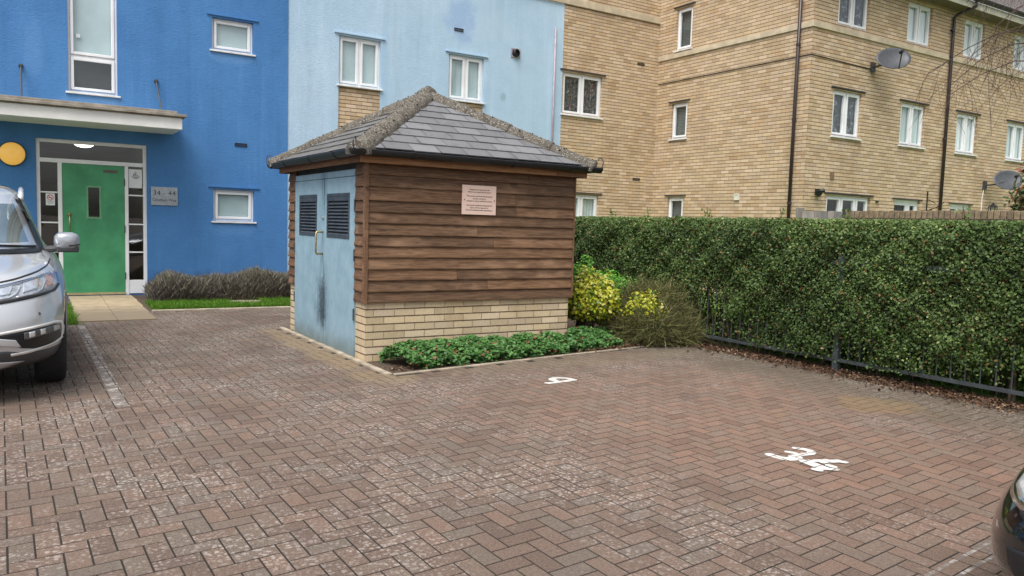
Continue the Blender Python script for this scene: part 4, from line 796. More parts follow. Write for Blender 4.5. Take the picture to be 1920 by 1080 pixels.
V = np.concatenate([leaves(P1, np.array([-1, -.15, .55]), RNG.uniform(.017, .036, len(P1)), .6, .9), leaves(P2, np.array([-.3, -.1, 1]), RNG.uniform(.018, .038, len(P2)), .6, .7), leaves(P3, np.array([1, 0, .4]), .05, .6, .7), leaves(P4, np.array([0, 0, 1.]), .06, .6, .9)])
PA = np.concatenate([P1, P2, P3, P4])
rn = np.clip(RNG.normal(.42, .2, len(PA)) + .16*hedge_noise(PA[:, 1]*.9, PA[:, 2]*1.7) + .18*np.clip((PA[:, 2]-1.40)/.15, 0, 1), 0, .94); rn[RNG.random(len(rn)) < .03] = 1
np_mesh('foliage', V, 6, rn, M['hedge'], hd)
M['twig'] = plain("grey_brown_twig", (.085, .062, .042), .85, var=.35, scale=20)
m = MB()
for k in range(520):
    y = random.uniform(1.5, 13.5); x = random.uniform(7.16, 7.8); z = 0; p = [(x, y, 0)]; dx, dy = random.gauss(.02, .07), random.gauss(0, .12)
    for s in range(1, 5): p.append((x+dx*s*.5+random.gauss(0, .02), y+dy*s*.5+random.gauss(0, .02), s*.32))
    r0 = random.choice((.004, .006, .009, .014)); m.tube(p, [r0, r0*.9, r0*.75, r0*.6, r0*.4], 5)
m.build('stems', M['twig'], hd, normals=False)
m = MB()
for y, x in ((6.05, 7.5), (8.4, 7.55), (9.15, 7.5), (3.9, 7.4), (7.3, 7.6), (5.2, 7.5)):
    m.tube([(x, y, 1.4), (x+.02, y+.01, 1.58), (x+.01, y+.03, 1.66+random.uniform(0, .06))], .004, 5)
sp = m.build('sprig_stems', M['twig'], hd)
ps = np.concatenate([np.stack([x+RNG.normal(0, .025, 16), y+RNG.normal(0, .035, 16), RNG.uniform(1.55, 1.68, 16)], 1) for y, x in ((6.05, 7.5), (8.4, 7.55), (9.15, 7.5), (3.9, 7.4), (7.3, 7.6), (5.2, 7.5))])
np_mesh('sprig_leaves', leaves(ps, np.array([-.5, -.4, .6]), .045, .5, .8), 6, RNG.uniform(.4, .9, len(ps)), M['hedge'], hd)

# grass behind the hedge and in the front strip
M['grass'] = leaf_mat("bright_grass", [(0, (.055, .13, .012)), (.6, (.10, .24, .02)), (1, (.19, .33, .045))], .5, .3)
n = 26000; P = np.stack([RNG.uniform(1.6, 4.7, n), 12.28+RNG.random(n)**1.2*1.02, np.zeros(n)], 1); P = P[np.hypot(P[:, 0]-3.05, P[:, 1]-13.02) > .27]
kind(np_mesh('grass', blades(P, RNG.normal(0, .35, (len(P), 3))+np.array([0, 0, 1]), RNG.uniform(.03, .085, len(P)), .009), 4, RNG.random(len(P)), M['grass']), 'stuff')
n = 30000; P = np.stack([RNG.uniform(7.5, 9.9, n), RNG.uniform(.5, 9, n), np.full(n, -.02)], 1)
kind(np_mesh('grass', blades(P, RNG.normal(0, .4, (n, 3))+np.array([0, 0, 1]), RNG.uniform(.08, .28, n), .014), 4, RNG.random(n), M['grass']), 'stuff')
n = 1500; P = np.stack([.50+RNG.normal(0, .03, n), RNG.uniform(11.0, 13.2, n), np.zeros(n)], 1)
kind(np_mesh('grass', blades(P, RNG.normal(0, .5, (n, 3))+np.array([0, 0, 1]), RNG.uniform(.03, .11, n), .009), 4, RNG.random(n), M['grass']), 'stuff')

# leaf litter
M['litter'] = leaf_mat("dead_leaf", [(0, (.035, .02, .012)), (.5, (.085, .042, .024)), (.85, (.15, .085, .048)), (1, (.28, .21, .13))], .8, .05)
n = 7000; y = RNG.uniform(1.2, 7.0, n); x = 7.12-np.abs(RNG.normal(0, .20, n)); P = np.stack([x, y, .008+np.abs(RNG.normal(0, .012, n))], 1)
n2 = 2600; x2 = RNG.uniform(5.2, 7.1, n2); P = np.concatenate([P, np.stack([x2, 6.93+.12*(x2-5.2)/1.9+RNG.normal(.02, .07, n2), .014+np.abs(RNG.normal(0, .01, n2))], 1)])
n3 = 900; x3 = RNG.uniform(2.9, 5.6, n3); P = np.concatenate([P, np.stack([x3, 6.60+.123*(x3-2.9)+np.abs(RNG.normal(0, .12, n3)), .01+np.abs(RNG.normal(0, .008, n3))], 1)])
kind(np_mesh('leaf_litter', leaves(P, np.array([0, 0, 1.]), RNG.uniform(.012, .042, len(P)), .5, .55), 6, RNG.random(len(P)), M['litter']), 'stuff')

# ================================================================== PLANTS
# geranium ground cover along the store
def edge_y(x): return 6.53+.123*(x-2.85)
n = 12500; x = RNG.uniform(2.98, 5.95, n); f = RNG.random(n); y = edge_y(x)+.06+f*(.60-.0*x); hgt = .04+.165*np.clip(np.sin(f*2.6+.25), 0, 1)*(.92+.12*np.sin(x*6.1)*np.sin(x*2.3+1))+.03*np.sin(x*17+y*13)
keep = (x > 3.10-.25*f) & ((y < Y0-.05) | (x > 5.36)); x, y, hgt, f = x[keep], y[keep], hgt[keep], f[keep]
P = np.stack([x, y, np.clip(hgt-np.abs(RNG.normal(0, .035, len(x))), .015, 1)], 1)
M['geran'] = leaf_mat("geranium_leaf", [(0, (.025, .07, .018)), (.4, (.058, .15, .038)), (.75, (.10, .225, .058)), (.95, (.19, .32, .11)), (.96, (.20, .07, .04)), (1, (.22, .08, .05))], .5, .2)
c0 = np.repeat(P, 3, 0); ang = RNG.random(len(P))*6.28; ang = np.stack([ang, ang+1.3, ang-1.3], 1).ravel(); off = np.stack([np.cos(ang), np.sin(ang), RNG.normal(0, .25, len(ang))], 1)*.017
rn = np.repeat(np.clip(RNG.normal(.5, .2, len(P)), 0, .94), 3); rr = np.repeat(RNG.random(len(P)) < .035, 3); rn[rr] = 1
kind(np_mesh('ground_cover', leaves(c0+off, np.array([-.15, -.3, 1.]), RNG.uniform(.026, .042, len(c0)), .8, .42), 6, rn, M['geran']), 'stuff')

def shrub(name, label, c, rad, n, size, mat, rndf, stemr=.012, up=.6, asp=.6, lobes=14):
    t_ = thing(name, label, 'shrub', (c[0], c[1], 0)); rad = np.array(rad); c = np.array(c)
    lc = unit(RNG.normal(size=(lobes, 3)))*RNG.uniform(.35, .8, (lobes, 1))*rad; lc[:, 2] = np.abs(lc[:, 2])*.9 - rad[2]*.15
    k = RNG.integers(0, lobes, n); d = unit(RNG.normal(size=(n, 3))); P = c + lc[k] + d*(rad*.42)*RNG.uniform(.45, 1.05, (n, 1)); ok = P[:, 2] > .03; P, d = P[ok], d[ok]
    np_mesh('foliage', leaves(P, d*.8+np.array([-.2, -.2, up]), size*RNG.uniform(.7, 1.25, len(P)), asp, .6), 6, rndf(P, c), mat, t_)
    m = MB()
    for q in lc: m.tube([(c[0]+random.gauss(0, .04), c[1]+random.gauss(0, .04), 0), tuple(c+q*.5+RNG.normal(0, .03, 3)), tuple(c+q)], [stemr, stemr*.7, stemr*.3], 5)
    m.build('stems', M['twig'], t_, normals=False); return t_
M['euon'] = leaf_mat("golden_variegated_leaf", [(0, (.03, .08, .015)), (.25, (.08, .17, .02)), (.5, (.27, .33, .02)), (.8, (.50, .47, .035)), (1, (.62, .57, .20))], .4, .22)
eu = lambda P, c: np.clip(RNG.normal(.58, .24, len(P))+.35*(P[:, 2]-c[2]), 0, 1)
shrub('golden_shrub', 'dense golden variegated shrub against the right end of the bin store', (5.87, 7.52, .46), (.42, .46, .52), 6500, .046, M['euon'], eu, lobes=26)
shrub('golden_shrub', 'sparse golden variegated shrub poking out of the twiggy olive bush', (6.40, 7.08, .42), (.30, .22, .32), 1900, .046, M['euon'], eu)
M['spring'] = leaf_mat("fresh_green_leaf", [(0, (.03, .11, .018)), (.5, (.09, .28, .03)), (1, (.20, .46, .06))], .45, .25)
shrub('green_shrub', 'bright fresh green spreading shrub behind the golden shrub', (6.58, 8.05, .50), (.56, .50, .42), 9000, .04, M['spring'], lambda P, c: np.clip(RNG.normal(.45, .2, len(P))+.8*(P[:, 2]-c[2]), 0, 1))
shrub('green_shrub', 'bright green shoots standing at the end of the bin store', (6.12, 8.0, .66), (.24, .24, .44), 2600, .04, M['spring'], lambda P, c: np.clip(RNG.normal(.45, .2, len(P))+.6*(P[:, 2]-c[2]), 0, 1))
bt = thing('twiggy_bush', 'twiggy olive brown bush between the golden shrubs and the railing', 'shrub', (6.75, 7.3, 0))
M['broom'] = leaf_mat("olive_twig", [(0, (.05, .042, .02)), (.5, (.125, .125, .045)), (.85, (.20, .205, .07)), (1, (.30, .26, .14))], .7, .1)
LB = np.array([(6.42, 7.02, .20, .30, .26), (6.78, 7.16, .34, .36, .36), (7.0, 7.30, .26, .28, .34), (6.58, 7.46, .36, .34, .34), (6.28, 7.22, .12, .24, .22), (6.80, 6.95, .14, .28, .20)])
n = 26000; q_ = LB[RNG.integers(0, len(LB), n)]; d0_ = unit(RNG.normal(size=(n, 3))); rr_ = RNG.uniform(.3, 1.05, (n, 1))**.6; st_ = q_[:, :3] + d0_*rr_*np.stack([q_[:, 3], q_[:, 3], q_[:, 4]], 1); ok = st_[:, 2] > .02; st_ = st_[ok]; d0_ = d0_[ok]
k_ = RNG.choice(len(st_), 9000, False); np_mesh('leaves', leaves(st_[k_]*np.array([1, 1, .97]), d0_[k_]+np.array([-.2, -.2, .5]), RNG.uniform(.014, .03, 9000), .5, .8), 6, np.clip(RNG.normal(.36, .18, 9000), 0, .9), M['hedge'], bt)
np_mesh('twigs', blades(st_, d0_*.6+RNG.normal(0, .75, st_.shape)+np.array([0, 0, .3]), RNG.uniform(.07, .24, len(st_)), .0055), 4, RNG.random(len(st_)), M['broom'], bt)
m = MB()
for k in range(70): d = unit(RNG.normal(size=3)); d[2] = abs(d[2])*.8+.15; m.tube([(6.66+random.gauss(0, .08), 7.28+random.gauss(0, .08), 0), tuple(np.array([6.66, 7.28, .05])+d*.3), tuple(np.array([6.66, 7.28, .05])+d*random.uniform(.4, .62)+np.array([0, 0, -.06]))], [.008, .005, .002], 5)
m.build('stems', M['twig'], bt, normals=False)
# lavender below the blue wall
lv = thing('lavender_hedge', 'low grey-brown clipped lavender hedge below the blue wall', 'hedge', (3.2, 13.8, 0))
n = 42000; x = RNG.uniform(1.72, 5.2, n); y = 13.78+RNG.uniform(-.62, .62, n); h = .43*np.sqrt(np.clip(1-((y-13.78)/.66)**4, 0, 1))*(.86+.10*np.sin(x*4.2)+.05*np.sin(x*9+2))*np.clip((x-1.66)/.35, .25, 1)**.5+.035*(x > 3.3)
z = h*RNG.random(n)**.45; P = np.stack([x, y, z], 1)
D = np.stack([RNG.normal(0, .45, n), (y-13.78)*1.0+RNG.normal(0, .4, n), np.full(n, .9)], 1)
M['lav'] = leaf_mat("grey_lavender", [(0, (.05, .042, .037)), (.35, (.105, .088, .076)), (.65, (.165, .152, .115)), (.9, (.24, .25, .165)), (1, (.36, .32, .31))], .8, .1)
np_mesh('foliage', blades(P, D, RNG.uniform(.04, .12, n), .010), 4, np.clip(RNG.normal(.5, .22, n)+.25*(z/.4-.6), 0, 1), M['lav'], lv)
m = MB(); m.add([(1.9, 13.3, 0), (5.2, 13.3, 0), (5.2, 14.3, 0), (1.9, 14.3, 0), (2.0, 13.42, .27), (5.2, 13.42, .27), (5.2, 14.2, .27), (2.0, 14.2, .27)], [(4, 5, 6, 7), (0, 1, 5, 4), (1, 2, 6, 5), (2, 3, 7, 6), (3, 0, 4, 7)]); m.build('woody_core', M['soil'], lv)

# red-leaved shrub and bare tree by the right edge
M['phot'] = leaf_mat("red_tipped_leaf", [(0, (.02, .045, .015)), (.4, (.045, .10, .03)), (.6, (.10, .12, .04)), (.72, (.20, .06, .04)), (1, (.30, .07, .055))], .35, .2)
shrub('red_leaved_shrub', 'evergreen shrub with red young leaves against the brick front at the right edge', (11.5, 4.86, 1.88), (.60, .60, .82), 4200, .085, M['phot'], lambda P, c: np.clip(RNG.normal(.32, .2, len(P))+.35*(P[:, 2]-c[2])+.25*np.sin(P[:, 1]*5+P[:, 0]*4), 0, 1), .03, .4, .42, 22)
bt = thing('bare_tree', 'leafless birch with fine drooping twigs in front of the brick block', 'tree', (13.2, 4.3, 0))
M['birch'] = plain("birch_twig", (.085, .05, .04), .8, var=.3, scale=8)
m = MB(); trunk = [(13.2, 4.3, 0), (13.25, 4.35, 2.0), (13.15, 4.5, 4.0), (13.2, 4.7, 6.2), (13.1, 4.8, 8.0)]; m.tube(trunk, [.14, .12, .10, .07, .04], 10); m.build('trunk', M['birch'], bt, smooth=True)
m = MB()
for k in range(15):
    z0 = random.uniform(3.0, 6.6); a = random.uniform(.9, 2.5); reach = random.uniform(1.7, 3.3); p0 = Vector((13.2, 4.55, z0)); dv_ = Vector((math.cos(a)*.75, math.sin(a), 0)); pts = [p0]
    for s in range(1, 7): f = s/6; pts.append(p0+dv_*reach*f+Vector((random.gauss(0, .04), random.gauss(0, .04), reach*.40*math.sin(f*2.4)-f*f*.25)))
    m.tube([tuple(p) for p in pts], [.014*(1-.8*i/6)+.0025 for i in range(7)], 5)
    for s in range(2, 7):
        for c_ in range(2):
            q = pts[s].lerp(pts[s-1], random.random()); b = Vector((random.gauss(0, .35), random.gauss(.15, .35), random.uniform(-.15, .2))); L = random.uniform(.5, 1.25); tw = [q]
            for u in range(1, 6): f = u/5; tw.append(q+b*L*f+Vector((random.gauss(0, .02), random.gauss(0, .02), -L*.75*f*f)))
            m.tube([tuple(p) for p in tw], [.0045, .004, .0035, .003, .0025, .002], 4)
            for u in range(1, 5):
                q2 = tw[u]; b2 = Vector((random.gauss(0, .2), random.gauss(.05, .2), -.25)); m.tube([tuple(q2), tuple(q2+b2*.5+Vector((0, 0, -.03))), tuple(q2+b2+Vector((0, 0, -.16)))], [.0028, .0024, .0018], 4)
m.build('branches', M['birch'], bt, normals=False)

# ================================================================== CARS
def car(name, label, org, rz, D, paint_c, metal, det):
    """D: levels of plan outlines (front y, rear y, half width, z front, z mid, z rear); stacked loft, smoothed, then split into parts"""
    root = thing(name, label, 'car', org, rz, None)
    FR = [0, .14, .28, .42, .55, .67, .77, .86, .93]; SD = [-.72, -.52, -.34, -.16, .02, .2, .38, .55, .72]
    def outl(yf, yr, hw, zf, zm, zr, n):
        cy, hl = (yf+yr)/2, (yr-yf)/2; pts = []
        for f in FR: pts.append((f*hw, cy-hl*(1-f**n)**(1/n)))
        for s in SD: pts.append((hw*(1-abs(s)**n)**(1/n), cy+s*hl))
        for f in FR[::-1]: pts.append((f*hw, cy+hl*(1-f**n)**(1/n)))
        out = []
        for x, y in pts:
            q = (y-yf)/(yr-yf); z = zf+(zm-zf)*min(1, q/.33) if q < .5 else zm+(zr-zm)*max(0, (q-.6)/.4); out.append((x, y, z))
        return out + [(-x, y, z) for x, y, z in out[-2:0:-1]]
    rows = [outl(*d) for d in D]; n = len(rows[0]); nf, ns = len(FR), len(SD)
    vs = [p for r in rows for p in r]; fs = []; mi = []
    GB = det['glass_band']; half = 2*nf+ns
    for k in range(len(rows)-1):
        for j in range(n):
            fs.append((k*n+j, k*n+(j+1) % n, (k+1)*n+(j+1) % n, (k+1)*n+j)); jj = j if j < half-1 else n-1-j
            mt = 0
            if k == GB: mt = 1 if jj < nf-2 else (2 if nf+2 <= jj <= nf+ns-2 and jj not in (nf+5,) else (4 if jj > half-nf+1 else 0))
            if k < det.get('clad', 1): mt = 3
            mi.append(mt)
    fs.append(tuple(range(n))[::-1]); mi.append(3); fs.append(tuple(range((len(rows)-1)*n, len(rows)*n))); mi.append(0)
    me = bpy.data.meshes.new(name); me.from_pydata(vs, [], fs)
    for k in range(5): me.materials.append(None)
    me.polygons.foreach_set("material_index", mi)
    bm = bmesh.new(); bm.from_mesh(me); bmesh.ops.recalc_face_normals(bm, faces=bm.faces[:]); bm.to_mesh(me); bm.free()
    o = bpy.data.objects.new(name+"_shell", me); COL.objects.link(o); sb = o.modifiers.new("s", 'SUBSURF'); sb.levels = sb.render_levels = 2
    cuts = []
    for wy in det['wheel_y']:
        cm = bpy.data.meshes.new("arch"); b2 = bmesh.new(); bmesh.ops.create_cone(b2, cap_ends=True, segments=40, radius1=det['arch'], radius2=det['arch'], depth=4, matrix=Matrix.Translation((0, wy, det['tyre_r'])) @ Matrix.Rotation(math.pi/2, 4, 'Y'))
        b2.to_mesh(cm); b2.free(); co_ = bpy.data.objects.new("arch", cm); COL.objects.link(co_); cuts.append(co_)
        bo = o.modifiers.new("b", 'BOOLEAN'); bo.object = co_; bo.operation = 'DIFFERENCE'; bo.solver = 'FAST'
    bpy.context.view_layer.update(); ev = bpy.data.meshes.new_from_object(o.evaluated_get(bpy.context.evaluated_depsgraph_get()))
    bpy.data.objects.remove(o)
    for c_ in cuts: bpy.data.objects.remove(c_)
    b2 = bmesh.new(); b2.from_mesh(ev); tree = BVHTree.FromBMesh(b2)
    mats = [det['paint'], det.get('screen', det['glass']), det['glass'], det['plastic'], det['glass']]; names = ['body', 'windscreen', 'side_windows', 'sill_cladding', 'rear_window']
    for k in range(5):
        b3 = b2.copy(); bmesh.ops.delete(b3, geom=[f for f in b3.faces if f.material_index != k], context='FACES')
        if not b3.faces: b3.free(); continue
        m2 = bpy.data.meshes.new(names[k]); b3.to_mesh(m2); b3.free()
        m2.materials.clear(); m2.materials.append(mats[k]); m2.polygons.foreach_set("material_index", [0]*len(m2.polygons)); m2.shade_smooth(); link(bpy.data.objects.new(names[k], m2), root)
    b2.free()
    MB().box(-D[0][2]+.12, D[0][2]-.12, D[0][0]+.3, D[0][1]-.2, .30, .62).build('wheel_well', M['black'], root, local=True)
    R = det['tyre_r']
    for wy in det['wheel_y']:
        for sx in (-1, 1):
            w = MB(); ox = det['track']*sx
            w.lathe([(R*.62, 0), (R*.93, 0), (R*.985, .02), (R, .05), (R, .17), (R*.985, .20), (R*.93, .22), (R*.62, .22)], 36, (-sx, 0, 0), (ox, wy, R)); wh = w.build('wheel', det['tyre'], root, smooth=True, local=True)
            rm = MB(); rm.lathe([(R*.64, .004), (R*.60, .012), (R*.56, .06), (R*.2, .05), (0, .05)], 30, (-sx, 0, 0), (ox, wy, R))
            for q in range(5): a = q*math.tau/5; rm.tube([(ox-sx*.03, wy+R*.15*math.cos(a), R+R*.15*math.sin(a)), (ox-sx*.018, wy+R*.6*math.cos(a), R+R*.6*math.sin(a))], [.035, .022], 6)
            rm.build('rim', M['steel'], wh, local=True)
    def drape(name, top, bot, mat, off=.004, par=root, nu=22, nv=7):
        """patch between two front-view polylines (x, z), laid on the body"""
        def at(pl, f):
            L = [0]
            for a, b in zip(pl, pl[1:]): L.append(L[-1]+math.hypot(b[0]-a[0], b[1]-a[1]))
            d = f*L[-1]
            for i in range(len(pl)-1):
                if d <= L[i+1]+1e-9: q = (d-L[i])/max(L[i+1]-L[i], 1e-9); return (pl[i][0]+(pl[i+1][0]-pl[i][0])*q, pl[i][1]+(pl[i+1][1]-pl[i][1])*q)
            return pl[-1]
        vs = []
        for i in range(nu+1):
            a, b = at(top, i/nu), at(bot, i/nu)
            for j in range(nv+1):
                x, z = a[0]+(b[0]-a[0])*j/nv, a[1]+(b[1]-a[1])*j/nv; h = tree.ray_cast(Vector((x, -3, z)), Vector((0, 1, 0)))
                p = h[0]+h[1]*off if h[0] is not None and h[0].y < 2.2 else Vector((x, 1.0, z)); vs.append(tuple(p))
        m = MB(); m.add(vs, [(i*(nv+1)+j, (i+1)*(nv+1)+j, (i+1)*(nv+1)+j+1, i*(nv+1)+j+1) for i in range(nu) for j in range(nv)], .5)
        o = m.build(name, mat, par, smooth=True, local=True, normals=True); sd = o.modifiers.new("t", 'SOLIDIFY'); sd.thickness = .004; sd.offset = -1; return o
    def line(name, pts, w, mat, off=.006, par=root):
        top, bot = [], []
        for i, p in enumerate(pts):
            a = pts[max(i-1, 0)]; b = pts[min(i+1, len(pts)-1)]; dx, dz = b[0]-a[0], b[1]-a[1]; l = math.hypot(dx, dz); top.append((p[0]-dz/l*w/2, p[1]+dx/l*w/2)); bot.append((p[0]+dz/l*w/2, p[1]-dx/l*w/2))
        return drape(name, top, bot, mat, off, par, nu=max(12, 5*len(pts)), nv=2)
    return root, drape, line, tree

def car_paint(name, c, metal, rough=.28):
    t = NT(name); t.base(t.mix(t.noise(t.co(), 900, 2), tuple(x*.9 for x in c), tuple(x*1.1 for x in c)), rough, metal); t.b.inputs["Coat Weight"].default_value = 1.0; t.b.inputs["Coat Roughness"].default_value = .04; return t.m
M['silver'] = car_paint("silver_car_paint", (.58, .60, .63), .35, .30); M['mirrorcap'] = car_paint('mirror_cap_paint', (.33, .35, .38), .35, .3); M['blackpaint'] = car_paint("black_car_paint", (.006, .006, .007), .0, .12)
M['carglass'] = plain("dark_car_glass", (.02, .026, .028), .03, 0, var=.2, scale=2, spec=.9)
M['screen'] = plain("windscreen_reflective", (.34, .40, .40), .05, .65, var=.12, scale=2); M['tyre'] = plain("tyre_rubber", (.016, .016, .017), .8, var=.2, scale=20); M['plastic'] = plain("grey_black_plastic", (.045, .047, .05), .55, var=.1, scale=30)
M['chrome'] = plain("chrome_trim", (.62, .64, .66), .12, 1, var=.05); M['lampbowl'] = plain("lamp_reflector", (.42, .43, .43), .4, .1, var=.25, scale=24)
M['foglamp'] = plain("fog_reflector", (.13, .135, .14), .25, .3, var=.4, scale=30); M['amber'] = plain("amber_lens", (.55, .16, .03), .2, 0, var=.3, scale=30); M['clear'] = glass_mat("clear_lens", (.97, .98, 1), .05); M['whitelamp'] = plain("bright_lamp_glass", (.72, .75, .78), .15, .5, var=.15, scale=26)
det = dict(paint=M['silver'], screen=M['screen'], glass=M['carglass'], plastic=M['plastic'], tyre=M['tyre'], glass_band=8, clad=2, wheel_y=(.95, 3.57), arch=.385, tyre_r=.36, track=.89)
DS = [(.34, 4.30, .78, .21, .22, .24, 3.4), (.13, 4.46, .885, .245, .25, .26, 4.4), (.03, 4.54, .925, .36, .36, .36, 4.6), (0, 4.57, .935, .56, .56, .58, 4.6), (.035, 4.58, .935, .72, .74, .76, 4.4), (.10, 4.57, .925, .82, .87, .88, 4.0), (.19, 4.54, .885, .915, .98, 1.0, 3.5), (.34, 4.50, .83, .965, 1.05, 1.06, 3.5), (1.20, 4.42, .775, 1.065, 1.075, 1.10, 3.8), (2.0, 4.20, .625, 1.515, 1.54, 1.50, 3.8), (2.22, 4.02, .53, 1.60, 1.635, 1.59, 3.8), (2.6, 3.6, .28, 1.63, 1.66, 1.63, 3)]
suv, drape, line, tr = car('parked_car', 'silver SUV parked facing the camera by the blue wall', (-.61, 6.45, 0), 0, DS, None, None, det)
for sx in (1, -1):
    mir = lambda pl: [(sx*x, z) for x, z in pl]
    hl = drape('headlight', mir([(.26, .815), (.40, .845), (.55, .872), (.70, .905), (.79, .925), (.825, .91)]), mir([(.30, .735), (.42, .752), (.55, .768), (.70, .79), (.80, .808), (.838, .84)]), M['lampbowl'], .004)
    line('chrome_strip', mir([(.26, .805), (.40, .836), (.55, .863), (.70, .896), (.785, .914)]), .016, M['chrome'], .010, hl)
    line('chrome_strip', mir([(.32, .748), (.42, .764), (.52, .776), (.56, .80), (.585, .845)]), .012, M['whitelamp'], .010, hl)
    line('chrome_strip', mir([(.56, .775), (.68, .795), (.72, .815), (.745, .87)]), .012, M['whitelamp'], .010, hl)
    drape('lamp_unit', mir([(.46, .835), (.54, .85)]), mir([(.44, .785), (.52, .795)]), M['whitelamp'], .009, hl); drape('lamp_unit', mir([(.60, .862), (.70, .885)]), mir([(.60, .80), (.69, .82)]), M['whitelamp'], .009, hl)
    drape('indicator', mir([(.755, .905), (.80, .905)]), mir([(.75, .825), (.795, .825)]), M['amber'], .009, hl)
    drape('lens', mir([(.265, .81), (.40, .84), (.55, .868), (.70, .9), (.788, .92), (.822, .905)]), mir([(.30, .74), (.42, .757), (.55, .773), (.70, .795), (.80, .812), (.834, .842)]), M['clear'], .020, hl)
    line('headlight_seal', mir([(.22, .71), (.32, .725), (.42, .738), (.55, .755), (.70, .777), (.81, .796), (.845, .83)]), .018, M['black'], .006)
    line('windscreen_seal', mir([(.745, 1.06), (.70, 1.18), (.64, 1.34), (.575, 1.50)]), .035, M['black'], .006); line('scuttle_panel', mir([(0, 1.062), (.3, 1.060), (.55, 1.060), (.74, 1.064)]), .03, M['black'], .010)
    line('bonnet_gap', mir([(.0, .845), (.2, .85), (.40, .868), (.55, .895), (.70, .935), (.77, .965), (.80, 1.0)]), .010, M['black'], .003)
    fg = drape('fog_recess', mir([(.42, .512), (.55, .53), (.70, .548), (.80, .552), (.835, .535)]), mir([(.50, .46), (.58, .415), (.66, .40), (.76, .408), (.845, .43)]), M['black'], .003)
    line('fog_trim', mir([(.40, .522), (.55, .543), (.70, .561), (.80, .566), (.845, .55), (.858, .50), (.852, .425), (.80, .405), (.70, .392), (.60, .378), (.52, .372)]), .019, M['sill'], .009)
    drape('fog_lamp', mir([(.60, .525), (.70, .54), (.78, .545)]), mir([(.60, .475), (.70, .487), (.79, .495)]), M['foglamp'], .010, fg); drape('fog_bulb', mir([(.63, .525), (.665, .530)]), mir([(.63, .485), (.665, .490)]), M['whitelamp'], .013, fg, nu=6, nv=4); drape('fog_bulb', mir([(.70, .535), (.73, .538)]), mir([(.70, .495), (.73, .498)]), M['whitelamp'], .013, fg, nu=6, nv=4); drape('fog_lens_dark', mir([(.785, .543), (.825, .536)]), mir([(.79, .498), (.84, .505)]), M['lampbowl'], .010, fg)
    drape('bumper_blade', mir([(.30, .50), (.42, .505), (.55, .48)]), mir([(.30, .455), (.45, .445), (.58, .425)]), M['silver'], .012)
    o = MB(); h = tr.ray_cast(Vector((sx*.70, -3, .648)), Vector((0, 1, 0))); o.lathe([(.012, 0), (.012, .004), (0, .005)], 14, (0, -1, 0), tuple(h[0]+Vector((0, .002, 0)))); o.build('parking_sensor', M['plastic'], suv, local=True)
    # door mirror
    m = MB(); cx, cy, cz = sx*.945, 1.60, 1.135; vs = []; n1, n2 = 10, 20
    for i in range(n1+1):
        ph = math.pi*i/n1
        for j in range(n2):
            th = 2*math.pi*j/n2; sxp = lambda v, p: math.copysign(abs(v)**p, v); vs.append((cx+sx*.105*sxp(math.cos(th), .62)*sxp(math.sin(ph), .7)*(1 if math.cos(th) < 0 else .95), cy+.085*sxp(math.cos(ph), .8), cz+.085*sxp(math.sin(th), .7)*sxp(math.sin(ph), .7)))
    m.add(vs, [(i*n2+j, i*n2+(j+1) % n2, (i+1)*n2+(j+1) % n2, (i+1)*n2+j) for i in range(n1) for j in range(n2)]); mo = m.build('door_mirror', M['mirrorcap'], suv, smooth=True, local=True)
    MB().box(min(sx*.86, sx*1.035), max(sx*.86, sx*1.035), 1.53, 1.66, 1.04, 1.098).build('mirror_base', M['plastic'], mo, bevel=.015, local=True); MB().tube([(sx*.77, 1.66, 1.06), (sx*.90, 1.60, 1.075)], .03, 8).build('mirror_arm', M['plastic'], mo, local=True)
    line_ = MB(); line_.tube([(sx*.955, 1.512, 1.10), (sx*1.0, 1.515, 1.104), (sx*1.042, 1.53, 1.112)], .006, 6); line_.build('mirror_indicator', M['black'], mo, local=True)
    MB().tube([(sx*.60, 1.98, 1.50), (sx*.60, 2.10, 1.565), (sx*.60, 2.4, 1.605), (sx*.60, 3.2, 1.625), (sx*.59, 3.9, 1.60), (sx*.58, 4.02, 1.55)], [.022, .024, .022, .020, .020, .014], 8).build('roof_rail', M['silver'], suv, smooth=True, local=True)
    m = MB(); P = []
    for k in range(13): f = k/12; x = sx*(.70-.62*f); h = tr.ray_cast(Vector((x, -3, 1.085+.03*f)), Vector((0, 1, 0))); P.append(tuple(h[0]+Vector((0, -.02, .012))) if h[0] else (x, 1.3, 1.1))
    m.tube(P, .011, 6); m.build('wiper', M['black'], suv, local=True)
gl = drape('grille', [(-.34, .80), (0, .815), (.34, .80)], [(-.28, .68), (0, .67), (.28, .68)], M['black'], .005); line('chrome_strip', [(-.36, .79), (-.2, .74), (0, .735), (.2, .74), (.36, .79)], .035, M['chrome'], .012, gl)
drape('lower_grille', [(-.44, .46), (0, .47), (.44, .46)], [(-.36, .37), (0, .36), (.36, .37)], M['black'], .004); drape('skid_plate', [(-.60, .315), (0, .345), (.60, .315)], [(-.46, .262), (0, .262), (.46, .262)], M['silver'], .006)
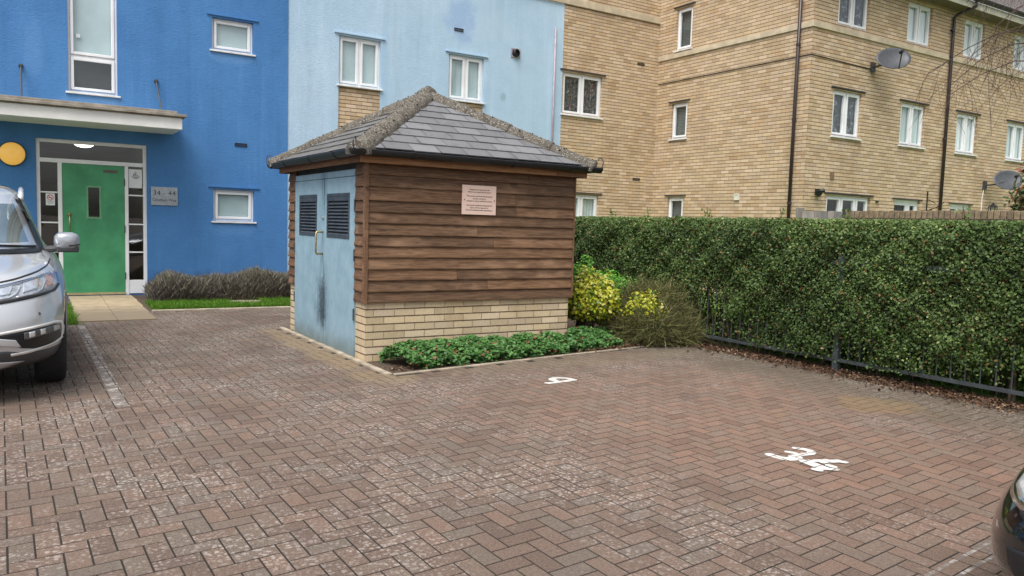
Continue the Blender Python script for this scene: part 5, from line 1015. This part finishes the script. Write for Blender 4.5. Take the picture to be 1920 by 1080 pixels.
drape('bumper_skirt', [(-.84, .375), (-.66, .365), (-.50, .40), (.50, .40), (.66, .365), (.84, .375)], [(-.80, .29), (-.6, .28), (-.4, .27), (.4, .27), (.6, .28), (.80, .29)], plain("mid_grey_bumper", (.07, .073, .08), .5, .2), .003, nu=60)
# black car at the right edge, nose towards -x
detb = dict(paint=M['blackpaint'], glass=M['carglass'], plastic=M['plastic'], tyre=M['tyre'], glass_band=7, clad=0, wheel_y=(.82, 3.35), arch=.34, tyre_r=.315, track=.74)
DB = [(.22, 3.95, .78, .15, .16, .20, 4.6), (.06, 4.08, .86, .18, .19, .22, 5.0), (.01, 4.14, .885, .28, .30, .33, 5.2), (0, 4.16, .885, .44, .47, .50, 4.8), (.05, 4.15, .84, .56, .62, .68, 4.2), (.14, 4.12, .77, .65, .73, .80, 3.8), (.30, 4.06, .70, .71, .82, .90, 3.4), (.98, 3.98, .68, .90, .92, .96, 3.6), (1.75, 3.72, .60, 1.36, 1.40, 1.34, 3.6), (2.0, 3.5, .48, 1.43, 1.46, 1.41, 3.4), (2.3, 3.2, .25, 1.455, 1.48, 1.45, 3)]
DB = [(a, b, c, d*.93, e*.93, f*.93, n) for a, b, c, d, e, f, n in DB]
bc, drape, line, tr = car('parked_car', 'black car with only its front corner and headlight showing at the right edge', (2.80, .675, 0), -math.pi/2, DB, None, None, detb)
for sx in (1, -1):
    mir = lambda pl: [(sx*x, z*.93) for x, z in pl]
    hl = drape('headlight', mir([(.44, .60), (.54, .66), (.64, .685), (.72, .67), (.77, .62)]), mir([(.44, .57), (.50, .52), (.60, .495), (.70, .51), (.765, .57)]), M['chrome'], .005)
    drape('lamp_unit', mir([(.49, .605), (.56, .645), (.64, .66), (.70, .645)]), mir([(.49, .58), (.54, .545), (.61, .525), (.68, .54)]), M['whitelamp'], .012, hl)
    drape('fog_recess', mir([(.42, .37), (.52, .375), (.62, .36)]), mir([(.42, .25), (.50, .245), (.59, .27)]), M['black'], .004)
drape('grille', [(-.40, .36), (0, .37), (.40, .36)], [(-.40, .24), (0, .235), (.40, .24)], M['black'], .004)
